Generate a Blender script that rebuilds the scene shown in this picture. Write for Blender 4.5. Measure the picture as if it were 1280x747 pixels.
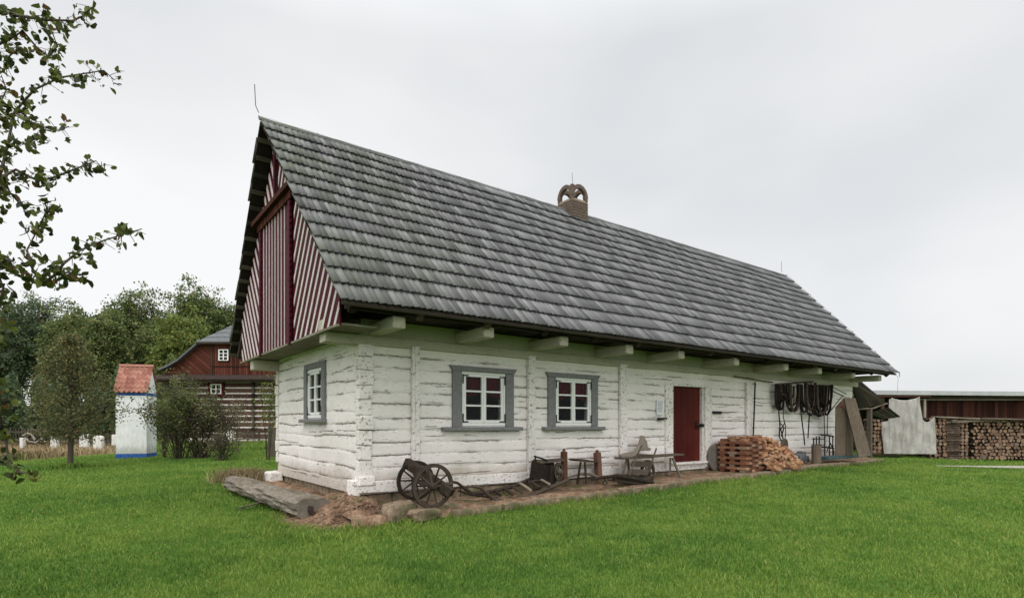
import bpy, math, random
import numpy as np
from mathutils import Vector, Matrix
random.seed(7); rs=np.random.RandomState(11)
for o in list(bpy.data.objects): bpy.data.objects.remove(o)
S=bpy.context.scene; COL=S.collection
R=math.radians
# ------------------------------------------------ camera, world, sun, exposure
CX,CY,CZ=-3.85,-9.608,1.227          # the cottage's front left corner is the origin, its long wall runs along +x
YAW=R(-36.75)
cam=bpy.data.cameras.new('camera'); co=bpy.data.objects.new('camera',cam); COL.objects.link(co)
co.location=(CX,CY,CZ); co.rotation_euler=(R(90),0,YAW)
cam.sensor_width=36; cam.lens=20.166; cam.shift_y=0.1223; cam.clip_start=.1; cam.clip_end=3000
S.camera=co
SUN_EL=56; SUN_AZ=222     # azimuth clockwise from +y
w=bpy.data.worlds.new('World'); S.world=w; w.use_nodes=True
nt=w.node_tree; nt.nodes.clear(); N=nt.nodes.new; L=nt.links.new
out=N('ShaderNodeOutputWorld'); bg=N('ShaderNodeBackground'); bg2=N('ShaderNodeBackground'); mx=N('ShaderNodeMixShader')
sky=N('ShaderNodeTexSky'); sky.sky_type='NISHITA'; sky.sun_disc=False; sky.sun_elevation=R(SUN_EL); sky.sun_rotation=R(SUN_AZ)
bg.inputs[1].default_value=.1; L(sky.outputs[0],bg.inputs[0])
tc=N('ShaderNodeTexCoord'); sep=N('ShaderNodeSeparateXYZ'); L(tc.outputs['Generated'],sep.inputs[0])
mp=N('ShaderNodeMapping'); mp.inputs['Scale'].default_value=(1.,1.,2.0); L(tc.outputs['Generated'],mp.inputs[0])
no=N('ShaderNodeTexNoise'); no.inputs['Scale'].default_value=1.1; no.inputs['Detail'].default_value=4; no.inputs['Roughness'].default_value=.45; L(mp.outputs[0],no.inputs[0])
cr=N('ShaderNodeValToRGB'); L(no.outputs[0],cr.inputs[0])
cr.color_ramp.elements[0].position=.30; cr.color_ramp.elements[0].color=(.71,.73,.755,1)
cr.color_ramp.elements[1].position=.62; cr.color_ramp.elements[1].color=(1.,1.,1.,1)
# the cloud deck is thinner (brighter) towards the sun's side and overhead
el=N('ShaderNodeMapRange'); el.inputs['From Min'].default_value=.55; el.inputs['From Max'].default_value=1.; el.inputs['To Min'].default_value=1.; el.inputs['To Max'].default_value=2.6; L(sep.outputs[2],el.inputs[0])
vd=N('ShaderNodeVectorMath'); vd.operation='DOT_PRODUCT'; L(tc.outputs['Generated'],vd.inputs[0])
vd.inputs[1].default_value=(math.sin(R(SUN_AZ+10)),math.cos(R(SUN_AZ+10)),0.25)
az=N('ShaderNodeMapRange'); az.inputs['From Min'].default_value=-.1; az.inputs['From Max'].default_value=.9; az.inputs['To Min'].default_value=1.; az.inputs['To Max'].default_value=1.85; L(vd.outputs['Value'],az.inputs[0])
m1=N('ShaderNodeMath'); m1.operation='MULTIPLY'; L(el.outputs[0],m1.inputs[0]); L(az.outputs[0],m1.inputs[1])
L(cr.outputs[0],bg2.inputs[0]); L(m1.outputs[0],bg2.inputs[1])
mx.inputs[0].default_value=.93; L(bg.outputs[0],mx.inputs[1]); L(bg2.outputs[0],mx.inputs[2]); L(mx.outputs[0],out.inputs[0])
sl=bpy.data.lights.new('sun','SUN'); so=bpy.data.objects.new('sun',sl); COL.objects.link(so)
sl.energy=1.0; sl.angle=R(35); sl.color=(1,.96,.9)
sd=Vector((math.sin(R(SUN_AZ))*math.cos(R(SUN_EL)),math.cos(R(SUN_AZ))*math.cos(R(SUN_EL)),math.sin(R(SUN_EL))))
so.rotation_euler=sd.to_track_quat('Z','Y').to_euler(); so.location=(0,0,30)
S.view_settings.view_transform='Standard'; S.view_settings.look='None'; S.view_settings.exposure=0.0; S.view_settings.gamma=1
try: S.view_settings.use_curve_mapping=False
except: pass

# ------------------------------------------------ helpers
def ray(px,py): # direction of a point of the photograph, used to measure real positions
    a=(px-640)/717; b=(530-py)/717
    return (.5984+a*.8015,.8015-a*.5984,b)
def onv(px,py,v): d=ray(px,py); t=(v-CY)/d[1]; return Vector((CX+d[0]*t,v,CZ+d[2]*t))
def onu(px,py,u): d=ray(px,py); t=(u-CX)/d[0]; return Vector((u,CY+d[1]*t,CZ+d[2]*t))
def atd(px,py,t): d=ray(px,py); return Vector((CX+d[0]*t,CY+d[1]*t,CZ+d[2]*t))
def G(x,y):
    x=np.asarray(x,float); y=np.asarray(y,float)
    b=-.38+.021*np.clip(x,-5,12)-.014*np.clip(x-15,0,40)+.045*np.clip(y,-2,4)
    return b+.012*np.sin(x*.9+y*.4)+.012*np.sin(y*.7-x*.3+1)
def g(x,y): return float(G(x,y))
def gd(px,t): # ground below a column of the photograph at depth t
    p=atd(px,530,t); return Vector((p.x,p.y,g(p.x,p.y)))
def tagp(o,label=None,cat=None,group=None,kind=None):
    if label: o['label']=label
    if cat: o['category']=cat
    if group: o['group']=group
    if kind: o['kind']=kind
    return o
def thing(name,loc,label,cat,group=None):
    o=bpy.data.objects.new(name,None); o.empty_display_size=.2; COL.objects.link(o); o.location=loc
    return tagp(o,label,cat,group)
def wloc(o):
    v=Vector((0,0,0))
    while o is not None: v+=Vector(o.location); o=o.parent
    return v
class MB:
    def __init__(s): s.v=[];s.f=[];s.r=[];s.m=Matrix.Identity(4);s.mi=[];s.cm=0
    def add(s,vs,fs,r=None):
        b=len(s.v); r=random.random() if r is None else r
        for p in vs: s.v.append(s.m@Vector(p)); s.r.append(r)
        for f in fs: s.f.append([b+i for i in f]); s.mi.append(s.cm)
    def box(s,a,b,r=None,j=0):
        x0,y0,z0=a;x1,y1,z1=b
        vs=[(x0,y0,z0),(x1,y0,z0),(x1,y1,z0),(x0,y1,z0),(x0,y0,z1),(x1,y0,z1),(x1,y1,z1),(x0,y1,z1)]
        if j: vs=[tuple(c+random.uniform(-j,j) for c in p) for p in vs]
        s.add(vs,[(0,3,2,1),(4,5,6,7),(0,1,5,4),(1,2,6,5),(2,3,7,6),(3,0,4,7)],r)
    def beam(s,p,q,w,h,up=(0,0,1),r=None,seg=1,j=0,tw=1.):
        p=Vector(p);q=Vector(q);d=(q-p);Lg=d.length;d.normalize();up=Vector(up)
        sx=d.cross(up)
        if sx.length<1e-4: sx=d.cross(Vector((1,0,0)))
        sx.normalize();uz=sx.cross(d);vs=[];fs=[]
        for i in range(seg+1):
            t=i/seg;c=p+d*Lg*t;k=1+(tw-1)*t
            for a,b in((-1,-1),(1,-1),(1,1),(-1,1)):
                e=Vector((random.uniform(-j,j) for _ in range(3))) if j else Vector((0,0,0))
                vs.append(c+sx*a*w/2*k+uz*b*h/2*k+e)
        fs.append((0,1,2,3));fs.append(tuple(4*seg+i for i in (3,2,1,0)))
        for i in range(seg):
            for k in range(4):
                a=4*i+k;b=4*i+(k+1)%4;fs.append((a,a+4,b+4,b))
        s.add(vs,fs,r)
    def tube(s,pts,rad,n=7,r=None,flat=1.,cap=True,j=0):
        pts=[Vector(p) for p in pts];m=len(pts)
        if not hasattr(rad,'__len__'): rad=[rad]*m
        vs=[];fs=[];prev=None
        for i in range(m):
            d=(pts[min(i+1,m-1)]-pts[max(i-1,0)]);d.normalize()
            if prev is None:
                a=d.cross(Vector((0,0,1)))
                if a.length<.1: a=d.cross(Vector((0,1,0)))
            else: a=prev-d*prev.dot(d)
            if a.length<1e-5: a=d.orthogonal()
            a.normalize();prev=a;b=d.cross(a)
            for k in range(n):
                t=2*math.pi*k/n;rr=rad[i]*(1+random.uniform(-j,j))
                vs.append(pts[i]+a*math.cos(t)*rr+b*math.sin(t)*rr*flat)
        for i in range(m-1):
            for k in range(n):
                fs.append((i*n+k,i*n+(k+1)%n,(i+1)*n+(k+1)%n,(i+1)*n+k))
        if cap: fs.append(tuple(range(n))[::-1]);fs.append(tuple((m-1)*n+k for k in range(n)))
        s.add(vs,fs,r)
    def poly(s,pts,nrm,th,r=None): # extruded polygon
        nrm=Vector(nrm);a=[Vector(p) for p in pts];b=[p+nrm*th for p in a];n=len(a)
        s.add(a+b,[tuple(range(n))[::-1],tuple(range(n,2*n))]+[(i,(i+1)%n,n+(i+1)%n,n+i) for i in range(n)],r)
    def ring(s,c,ax,R0,R1,w,n=32,r=None,a0=0,a1=2*math.pi,refv=None,ey=1.):
        ax=Vector(ax).normalized();u=(Vector(refv) if refv else ax.orthogonal()).normalized();v=ax.cross(u);c=Vector(c)
        vs=[];fs=[];full=abs(a1-a0-2*math.pi)<1e-6;m=n if full else n+1
        for i in range(m):
            t=a0+(a1-a0)*i/n;d=u*math.cos(t)+v*math.sin(t)*ey
            for rr,o in((R0,-w/2),(R1,-w/2),(R1,w/2),(R0,w/2)): vs.append(c+d*rr+ax*o)
        for i in range(n):
            a=4*i;b=4*((i+1)%m)
            for k in range(4): fs.append((a+k,b+k,b+(k+1)%4,a+(k+1)%4))
        if not full: fs.append((0,1,2,3));fs.append((4*m-1,4*m-2,4*m-3,4*m-4))
        s.add(vs,fs,r)
    def build(s,name,mat,parent=None,smooth=False,bevel=0,recalc=True):
        me=bpy.data.meshes.new(name);o=bpy.data.objects.new(name,me);COL.objects.link(o)
        if parent is not None: off=wloc(parent);o.parent=parent
        else:
            xs=np.array([tuple(v) for v in s.v]);off=Vector(((xs[:,0].min()+xs[:,0].max())/2,(xs[:,1].min()+xs[:,1].max())/2,xs[:,2].min()));o.location=off
        me.from_pydata([tuple(v-off) for v in s.v],[],s.f)
        at=me.attributes.new('rnd','FLOAT','POINT');at.data.foreach_set('value',np.array(s.r,dtype=np.float32))
        for m in (mat if isinstance(mat,(list,tuple)) else [mat]): me.materials.append(m)
        if isinstance(mat,(list,tuple)): me.polygons.foreach_set('material_index',s.mi)
        if recalc:
            import bmesh
            b=bmesh.new();b.from_mesh(me);bmesh.ops.recalc_face_normals(b,faces=b.faces);b.to_mesh(me);b.free()
        if smooth:
            me.polygons.foreach_set('use_smooth',[True]*len(me.polygons))
        if bevel:
            mo=o.modifiers.new('b','BEVEL');mo.width=bevel;mo.segments=2;mo.limit_method='ANGLE'
        return o
def npmesh(name,V,Fc,mat,parent=None,attrs={},smooth=False,off=None):
    me=bpy.data.meshes.new(name);V=np.asarray(V,np.float32);Fc=np.asarray(Fc,np.int32)
    if off is None: off=np.array(wloc(parent)) if parent is not None else np.zeros(3)
    V=V-np.asarray(off,np.float32)
    me.vertices.add(len(V));me.vertices.foreach_set('co',V.ravel())
    k=Fc.shape[1];me.loops.add(Fc.size);me.loops.foreach_set('vertex_index',Fc.ravel())
    me.polygons.add(len(Fc));me.polygons.foreach_set('loop_start',np.arange(0,Fc.size,k,dtype=np.int32))
    try: me.polygons.foreach_set('loop_total',np.full(len(Fc),k,dtype=np.int32))
    except: pass
    for n,a in attrs.items():
        at=me.attributes.new(n,'FLOAT','POINT');at.data.foreach_set('value',np.asarray(a,np.float32))
    if smooth: me.polygons.foreach_set('use_smooth',np.ones(len(Fc),bool))
    me.materials.append(mat);me.update(calc_edges=True);me.validate()
    o=bpy.data.objects.new(name,me);COL.objects.link(o)
    if parent is not None: o.parent=parent
    else: o.location=off
    return o
def copyobj(o,parent=None):
    c=o.copy();COL.objects.link(c)
    if parent is not None: c.parent=parent
    return c
# ------------------------------------------------ materials
MATS={}
class M:
    def __init__(s,name,rough=.8,spec=.3):
        s.m=bpy.data.materials.new(name);s.m.use_nodes=True;s.t=s.m.node_tree;s.b=s.t.nodes['Principled BSDF']
        s.b.inputs['Roughness'].default_value=rough;s.b.inputs['Specular IOR Level'].default_value=spec;s.co=None;MATS[name]=s.m
    def n(s,ty,**k):
        x=s.t.nodes.new(ty)
        for a,b in k.items(): setattr(x,a,b)
        return x
    def l(s,a,b): s.t.links.new(a,b)
    def coord(s,scale=(1,1,1),src='Object',rot=(0,0,0)):
        t=s.n('ShaderNodeTexCoord');m=s.n('ShaderNodeMapping');m.inputs['Scale'].default_value=scale;m.inputs['Rotation'].default_value=rot
        s.l(t.outputs[src],m.inputs[0]);return m.outputs[0]
    def noise(s,scale,detail=4,rough=.55,vec=None,dist=0):
        x=s.n('ShaderNodeTexNoise');x.inputs['Scale'].default_value=scale;x.inputs['Detail'].default_value=detail;x.inputs['Roughness'].default_value=rough;x.inputs['Distortion'].default_value=dist
        s.l(vec if vec is not None else s.coord(),x.inputs[0]);return x.outputs[0]
    def attr(s,name='rnd'):
        x=s.n('ShaderNodeAttribute');x.attribute_name=name;return x.outputs['Fac']
    def ramp(s,f,*st):
        x=s.n('ShaderNodeValToRGB');e=x.color_ramp.elements
        while len(e)<len(st): e.new(.5)
        for i,(p,c) in enumerate(st): e[i].position=p;e[i].color=(*c,1) if not isinstance(c,float) else (c,c,c,1)
        s.l(f,x.inputs[0]);return x.outputs[0]
    def math(s,op,a,b=None,clamp=False):
        x=s.n('ShaderNodeMath',operation=op,use_clamp=clamp)
        for i,q in enumerate((a,b)):
            if q is None: continue
            if isinstance(q,(int,float)): x.inputs[i].default_value=q
            else: s.l(q,x.inputs[i])
        return x.outputs[0]
    def mix(s,f,a,b,mode='MIX'):
        x=s.n('ShaderNodeMix',data_type='RGBA',blend_type=mode)
        for i,q in ((0,f),(6,a),(7,b)):
            if isinstance(q,(int,float)): x.inputs[i].default_value=q
            elif isinstance(q,tuple): x.inputs[i].default_value=(*q,1)
            else: s.l(q,x.inputs[i])
        return x.outputs[2]
    def col(s,c):
        if isinstance(c,tuple): s.b.inputs['Base Color'].default_value=(*c,1)
        else: s.l(c,s.b.inputs['Base Color'])
        return s
    def bump(s,h,strength=.5,dist=.01):
        x=s.n('ShaderNodeBump');x.inputs['Strength'].default_value=strength;x.inputs['Distance'].default_value=dist;s.l(h,x.inputs['Height']);s.l(x.outputs[0],s.b.inputs['Normal']);return s
def wood(name,dark,light,grain=(2,2,30),rvar=.5,moss=None,rough=.85,sc=1.):
    m=M(name,rough,.06);n1=m.noise(2.2*sc,6,.65,m.coord(grain));n2=m.noise(.9,3)
    f=m.math('ADD',m.math('MULTIPLY',n1,1-rvar),m.math('MULTIPLY',m.attr(),rvar))
    c=m.ramp(f,(.25,dark),(.72,light))
    c=m.mix(m.ramp(n2,(.4,0.),(.75,.45)),c,tuple(x*.55 for x in dark))
    if moss: c=m.mix(m.ramp(m.noise(3.2,5),(.5,0.),(.68,.8)),c,moss)
    m.col(c).bump(n1,.5,.006);return m.m
wood('old_dark_wood',(.022,.017,.013),(.115,.09,.07),(14,14,3))
wood('grey_wood',(.11,.092,.072),(.32,.275,.225),(14,14,3))
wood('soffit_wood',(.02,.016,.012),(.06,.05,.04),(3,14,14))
wood('lath_wood',(.05,.04,.033),(.15,.125,.10),(2,20,20))
wood('log_grey',(.04,.032,.025),(.38,.33,.27),(16,1.6,30),.15,moss=(.10,.08,.05),sc=1.4)
wood('red_post',(.10,.045,.03),(.20,.11,.08),(12,12,3))
wood('barn_red',(.055,.02,.013),(.15,.052,.035),(9,9,.8),.55)
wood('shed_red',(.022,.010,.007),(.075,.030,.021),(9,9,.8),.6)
wood('cottage_log_brown',(.045,.025,.02),(.14,.085,.065),(1.5,1.5,14),.45)
wood('fence_wood',(.05,.042,.032),(.14,.12,.095),(9,9,1))
wood('bark',(.035,.028,.02),(.12,.10,.075),(10,10,3))
wood('plank_grey',(.095,.075,.057),(.29,.24,.185),(3,3,18))
wood('door_red',(.045,.008,.007),(.125,.024,.018),(16,16,1.2),.45,rough=.6)
wood('case_wood',(.07,.055,.04),(.25,.20,.15),(18,18,1.5),.4)
wood('mossy_boards',(.010,.009,.007),(.04,.034,.02),(6,6,6),.5,moss=(.018,.028,.008))
m=M('shingles',.75,.12)
gr=m.noise(1,6,.75,m.coord((95,1.2,1.2)));big=m.noise(.55,4,.6);mid=m.noise(3,4)
f=m.math('ADD',m.math('MULTIPLY',m.attr(),.45),m.math('MULTIPLY',gr,.55))
c=m.ramp(f,(.24,(.055,.055,.057)),(.5,(.138,.137,.139)),(.80,(.25,.248,.25)))
tc_=m.n('ShaderNodeSeparateXYZ');m.l(m.coord(),tc_.inputs[0])
c=m.mix(m.ramp(mid,(.58,0.),(.8,.25)),c,(.06,.055,.05))
lich=m.math('MULTIPLY',m.ramp(big,(.38,0.),(.62,1.)),m.ramp(m.math('MULTIPLY',tc_.outputs[0],.1),(.0,.5),(.3,.03)))
c=m.mix(m.math('MULTIPLY',lich,m.ramp(m.noise(7,4),(.35,.2),(.6,1.))),c,(.13,.15,.085))
m.col(c).bump(gr,.6,.006)
def whitewash(name,base=(.84,.785,.755),tint=(.72,.685,.64),green=0.,horiz=(1.2,1.2,9),zg=False,ch=0.):
    m=M(name,.8,.1)
    fl=m.noise(5.5,7,.72,m.coord(horiz));fl2=m.noise(17,5,.7,m.coord(horiz));big=m.noise(.8,5,.6)
    c=m.mix(m.ramp(big,(.35,0.),(.7,1.)),base,tint)
    c=m.mix(m.ramp(m.noise(2.6,5,.6,m.coord((.7,.7,3))),(.5,0.),(.78,.4)),c,(.50,.49,.46))
    near=m.attr('near');gro=m.attr('groove')
    chip=m.math('ADD',m.math('ADD',fl,m.math('MULTIPLY',near,.12)),ch);chip2=m.math('ADD',m.math('ADD',fl2,m.math('MULTIPLY',near,.16)),ch)
    bare=m.ramp(m.noise(9,4,.6,m.coord((1,1,12))),(.3,(.10,.085,.07)),(.7,(.33,.27,.22)))
    c=m.mix(m.ramp(chip,(.60,0.),(.635,.8)),c,bare)
    c=m.mix(m.ramp(chip2,(.64,0.),(.68,.7)),c,bare)
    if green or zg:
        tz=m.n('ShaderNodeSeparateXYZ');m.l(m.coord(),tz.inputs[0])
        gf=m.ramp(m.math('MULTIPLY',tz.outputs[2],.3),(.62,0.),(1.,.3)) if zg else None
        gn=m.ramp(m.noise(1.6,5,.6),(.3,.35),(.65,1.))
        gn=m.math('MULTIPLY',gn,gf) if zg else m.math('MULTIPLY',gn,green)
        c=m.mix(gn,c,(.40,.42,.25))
    if zg:
        dirt=m.math('MULTIPLY',m.ramp(m.math('ADD',tz.outputs[2],m.math('MULTIPLY',big,-.45)),(.0,.75),(.22,0.)),m.ramp(fl,(.3,.3),(.6,1.)))
        c=m.mix(dirt,c,(.33,.26,.19))
    c=m.mix(gro,c,(.045,.035,.028))
    m.col(c).bump(m.math('ADD',fl,m.math('MULTIPLY',fl2,.4)),.35,.012);return m.m
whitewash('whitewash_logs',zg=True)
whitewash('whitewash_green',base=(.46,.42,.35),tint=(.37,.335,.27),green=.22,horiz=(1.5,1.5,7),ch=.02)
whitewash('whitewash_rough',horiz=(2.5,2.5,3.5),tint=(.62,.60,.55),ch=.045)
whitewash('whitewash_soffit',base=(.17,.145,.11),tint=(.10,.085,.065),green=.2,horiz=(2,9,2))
def plain(name,c,rough=.7,var=.25,sc=6,bump=.15,spec=.3):
    m=M(name,rough,spec*.3);n=m.noise(sc,5,.6)
    m.col(m.ramp(n,(.3,tuple(x*(1-var) for x in c)),(.7,tuple(min(1,x*(1+var)) for x in c)))).bump(n,bump,.01);return m.m
plain('grey_paint',(.185,.183,.180),.6,.18,14)
plain('white_paint',(.76,.76,.73),.5,.06,9)
plain('burgundy_paint',(.058,.005,.011),.6,.35,5)
plain('cream_paint',(.56,.49,.47),.6,.15,6)
plain('curtain_red',(.13,.013,.016),.9,.3,12)
plain('iron',(.022,.02,.019),.55,.4,20,.3)
plain('leather',(.018,.014,.012),.6,.5,14,.4,.4)
plain('leather_brown',(.09,.06,.045),.7,.4,14,.4)
plain('rod_metal',(.14,.14,.14),.4,.1)
plain('brick_old',(.13,.098,.08),.9,.35,16,.4)
plain('chimney_mortar',(.33,.25,.19),.9,.3,14,.4)
m=M('sandstone',.95,.08);n1=m.noise(7,6,.7);n2=m.noise(2.3,5,.65);c=m.ramp(n1,(.3,(.10,.075,.052)),(.5,(.22,.165,.115)),(.7,(.36,.28,.20)));m.col(m.mix(m.ramp(n2,(.48,0.),(.62,.75)),c,(.075,.085,.035))).bump(n1,.7,.02)
plain('stone_dark',(.16,.14,.12),.9,.3,9,.5)
plain('pale_stone',(.62,.60,.56),.9,.2,8,.4)
m=M('shrine_plaster',.85,.2);tz=m.n('ShaderNodeSeparateXYZ');m.l(m.coord(),tz.inputs[0]);n1=m.noise(1.6,6,.65);n2=m.noise(6,6,.7,m.coord((2,2,.5)));c=m.mix(m.ramp(n2,(.45,0.),(.75,.5)),m.ramp(n1,(.3,(.70,.70,.68)),(.6,(.80,.80,.80))),(.45,.44,.40));lowz=m.ramp(m.math('ADD',m.math('MULTIPLY',tz.outputs[2],.8),m.math('MULTIPLY',n2,-.5)),(.0,.7),(.25,0.));m.col(m.mix(lowz,c,(.36,.35,.30))).bump(n2,.3,.01)
plain('blue_paint',(.035,.10,.30),.7,.35,9,.2)
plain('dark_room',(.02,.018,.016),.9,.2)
plain('teal_paint',(.05,.085,.09),.5,.3,8)
plain('roof_tin',(.40,.41,.41),.55,.15,2)
plain('aged_tin',(.07,.065,.06),.7,.4,3)
plain('dark_slate',(.12,.125,.13),.7,.35,10)
plain('pent_tiles',(.045,.032,.028),.8,.35,8)
plain('paper',(.75,.76,.78),.5,.04,3,.02)
plain('ink',(.12,.12,.13),.6,.1,3,.02)
plain('mortar_white',(.62,.58,.53),.9,.25,5)
m=M('window_glass',.08,.25);m.col((.012,.013,.014));m.b.inputs['Alpha'].default_value=.25
m=M('brick_red',.9,.08);c=m.ramp(m.attr(),(.0,(.20,.062,.032)),(.45,(.36,.135,.07)),(.8,(.50,.25,.14)),(1.,(.36,.29,.23)))
n_=m.noise(14,5);oi=m.n('ShaderNodeObjectInfo');c=m.ramp(oi.outputs['Random'],(.0,(.13,.055,.036)),(.4,(.24,.105,.065)),(.7,(.36,.175,.10)),(.88,(.42,.27,.17)),(1.,(.24,.20,.17)))
m.col(m.mix(m.ramp(n_,(.35,0.),(.7,.5)),c,(.14,.07,.045))).bump(n_,.5,.01)
m=M('brick_tan',.9,.08);n_=m.noise(14,5);oi=m.n('ShaderNodeObjectInfo');c=m.ramp(oi.outputs['Random'],(.0,(.22,.10,.06)),(.4,(.40,.21,.12)),(.75,(.52,.32,.19)),(1.,(.33,.29,.25)));m.col(m.mix(m.ramp(n_,(.4,0.),(.75,.5)),c,(.16,.09,.06))).bump(n_,.5,.01)
m=M('roof_tile_red',.85,.1);m.col(m.mix(m.ramp(m.noise(9,5),(.45,0.),(.7,.6)),m.ramp(m.attr(),(.0,(.24,.095,.07)),(1.,(.42,.20,.15))),(.22,.12,.09)))
m=M('log_bark',.95,.1);n_=m.noise(18,5);m.col(m.ramp(n_,(.35,(.03,.022,.016)),(.7,(.14,.10,.075)))).bump(n_,.7,.01)
m=M('log_end',.85,.15);oi=m.n('ShaderNodeObjectInfo');n_=m.noise(22,4)
m.col(m.mix(m.ramp(n_,(.4,0.),(.75,.5)),m.ramp(oi.outputs['Random'],(.0,(.13,.075,.052)),(.4,(.20,.125,.085)),(.8,(.31,.205,.13)),(1.,(.15,.125,.105))),(.16,.10,.07))).bump(n_,.3,.005)
m=M('canvas_tarp',.9,.15);n_=m.noise(2.4,6,.7,m.coord((1.5,1.5,.35)));m.col(m.mix(m.ramp(m.noise(5,6,.75),(.52,0.),(.68,.6)),m.ramp(n_,(.3,(.25,.235,.21)),(.6,(.42,.40,.37))),(.2,.18,.15))).bump(n_,.6,.05)
# ground
m=M('lawn_ground',.95,.1);n1=m.noise(.35,4);n2=m.noise(6,6,.7)
c=m.ramp(m.math('ADD',m.math('MULTIPLY',n1,.55),m.math('MULTIPLY',n2,.45)),(.3,(.035,.080,.012)),(.7,(.085,.165,.026)))
c=m.mix(m.ramp(m.attr('dry'),(.0,0.),(1.,1.)),c,m.ramp(n2,(.3,(.16,.12,.06)),(.7,(.22,.19,.08))))
m.col(c).bump(n2,.8,.05)
m=M('grass_blades',.6,.12)
rn=m.attr();tp=m.attr('tip');n1=m.noise(.33,5,.6);n2=m.noise(2.2,5,.65)
f=m.math('ADD',m.math('ADD',m.math('MULTIPLY',n1,.62),m.math('MULTIPLY',n2,.46)),m.math('MULTIPLY',rn,.22))
f=m.math('SUBTRACT',f,.04)
c=m.ramp(f,(.39,(.030,.086,.016)),(.54,(.092,.195,.030)),(.71,(.23,.31,.06)))
c=m.mix(m.math('MULTIPLY',tp,.35),c,(.19,.30,.06))
c=m.mix(m.ramp(rn,(.965,0.),(.985,.8)),c,(.36,.32,.13))
m.col(c)
tr=m.n('ShaderNodeBsdfTranslucent');m.l(c,tr.inputs[0]);ms=m.n('ShaderNodeMixShader');ms.inputs[0].default_value=.3
m.l(m.b.outputs[0],ms.inputs[1]);m.l(tr.outputs[0],ms.inputs[2]);m.l(ms.outputs[0],m.t.nodes['Material Output'].inputs[0])
m=M('dry_grass',.8,.15);m.col(m.ramp(m.attr(),(.0,(.075,.10,.028)),(.4,(.20,.15,.08)),(1.,(.36,.27,.16))))
m=M('bare_earth',.95,.1);n1=m.noise(3,6,.7);n2=m.noise(22,4,.7)
c=m.ramp(m.math('ADD',m.math('MULTIPLY',n1,.6),m.math('MULTIPLY',n2,.4)),(.36,(.06,.038,.025)),(.5,(.20,.125,.08)),(.64,(.38,.27,.185)))
m.col(m.mix(m.ramp(m.noise(2.1,5),(.55,0.),(.66,.6)),c,(.06,.10,.03))).bump(n2,.8,.03)
m=M('path_gravel',.95,.1);n1=m.noise(12,6);m.col(m.ramp(n1,(.3,(.20,.185,.15)),(.7,(.36,.34,.28)))).bump(n1,.4,.02)
def leafmat(name,a,b,c2,yel=None,trans=.35,nsc=.5,rough=.5):
    m=M(name,rough,.15);rn=m.attr();n=m.noise(nsc,3)
    f=m.math('ADD',m.math('MULTIPLY',rn,.65),m.math('MULTIPLY',n,.35))
    c=m.ramp(f,(.2,a),(.5,b),(.8,c2))
    if yel: c=m.mix(m.ramp(m.attr('r2'),(.90,0.),(.95,.85)),c,yel)
    m.col(c)
    tr=m.n('ShaderNodeBsdfTranslucent');m.l(c,tr.inputs[0]);ms=m.n('ShaderNodeMixShader');ms.inputs[0].default_value=trans
    m.l(m.b.outputs[0],ms.inputs[1]);m.l(tr.outputs[0],ms.inputs[2]);m.l(ms.outputs[0],m.t.nodes['Material Output'].inputs[0])
leafmat('leaf_oak',(.045,.065,.026),(.125,.165,.055),(.25,.29,.11),(.20,.15,.05))
leafmat('leaf_dark',(.038,.06,.034),(.09,.13,.065),(.17,.215,.105))
leafmat('leaf_light',(.07,.10,.025),(.15,.20,.05),(.26,.29,.08),(.26,.19,.05))
leafmat('leaf_apple',(.045,.055,.024),(.13,.14,.055),(.25,.24,.10),(.20,.10,.05))
leafmat('leaf_shrub',(.045,.06,.025),(.11,.14,.045),(.21,.25,.08),(.24,.20,.06))
leafmat('leaf_brownish',(.05,.045,.03),(.12,.10,.06),(.20,.18,.09),(.10,.14,.05))
leafmat('leaf_pear',(.022,.032,.010),(.07,.088,.020),(.15,.17,.038),(.13,.065,.025),.25,3.,.38)
leafmat('leaf_clover',(.03,.085,.02),(.07,.16,.04),(.14,.24,.07))
X=MATS

# ------------------------------------------------ ground
def smooth1(n,k,seed):
    r=np.random.RandomState(seed).rand(k+3);x=np.linspace(0,k,n);i=x.astype(int);t=x-i;t=t*t*(3-2*t);return r[i]*(1-t)+r[i+1]*t
rad=np.concatenate([np.linspace(.3,30,110),30*np.geomspace(1.03,40,60)]);ang=np.linspace(0,2*np.pi,241)[:-1]
RR,AA=np.meshgrid(rad,ang,indexing='ij');gx=CX+RR*np.sin(AA);gy=CY+RR*np.cos(AA);gz=G(gx,gy)-.004
nr,na=RR.shape;idx=np.arange(nr*na).reshape(nr,na)
F1=np.stack([idx[:-1],np.roll(idx,-1,1)[:-1],np.roll(idx,-1,1)[1:],idx[1:]],-1).reshape(-1,4)
c0=len(gx.ravel());V=np.stack([gx.ravel(),gy.ravel(),gz.ravel()],-1)
def drymask(x,y): # rough meadow on the far left
    d=(x-CX)*.5984+(y-CY)*.8015;a=((x-CX)*.8015-(y-CY)*.5984)/np.maximum(d,.1);px=640+717*a
    lim=np.where(px<150,22+ (np.clip(px,0,150))/150*6,31)
    return np.where((d>0)&(px<330),np.clip((d-lim)/2.5,0,1),0)
dry=drymask(gx.ravel(),gy.ravel())
lawn=npmesh('lawn',V,F1,X['lawn_ground'],attrs={'rnd':rs.rand(len(V)),'dry':dry},smooth=True);tagp(lawn,kind='structure')
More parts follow.
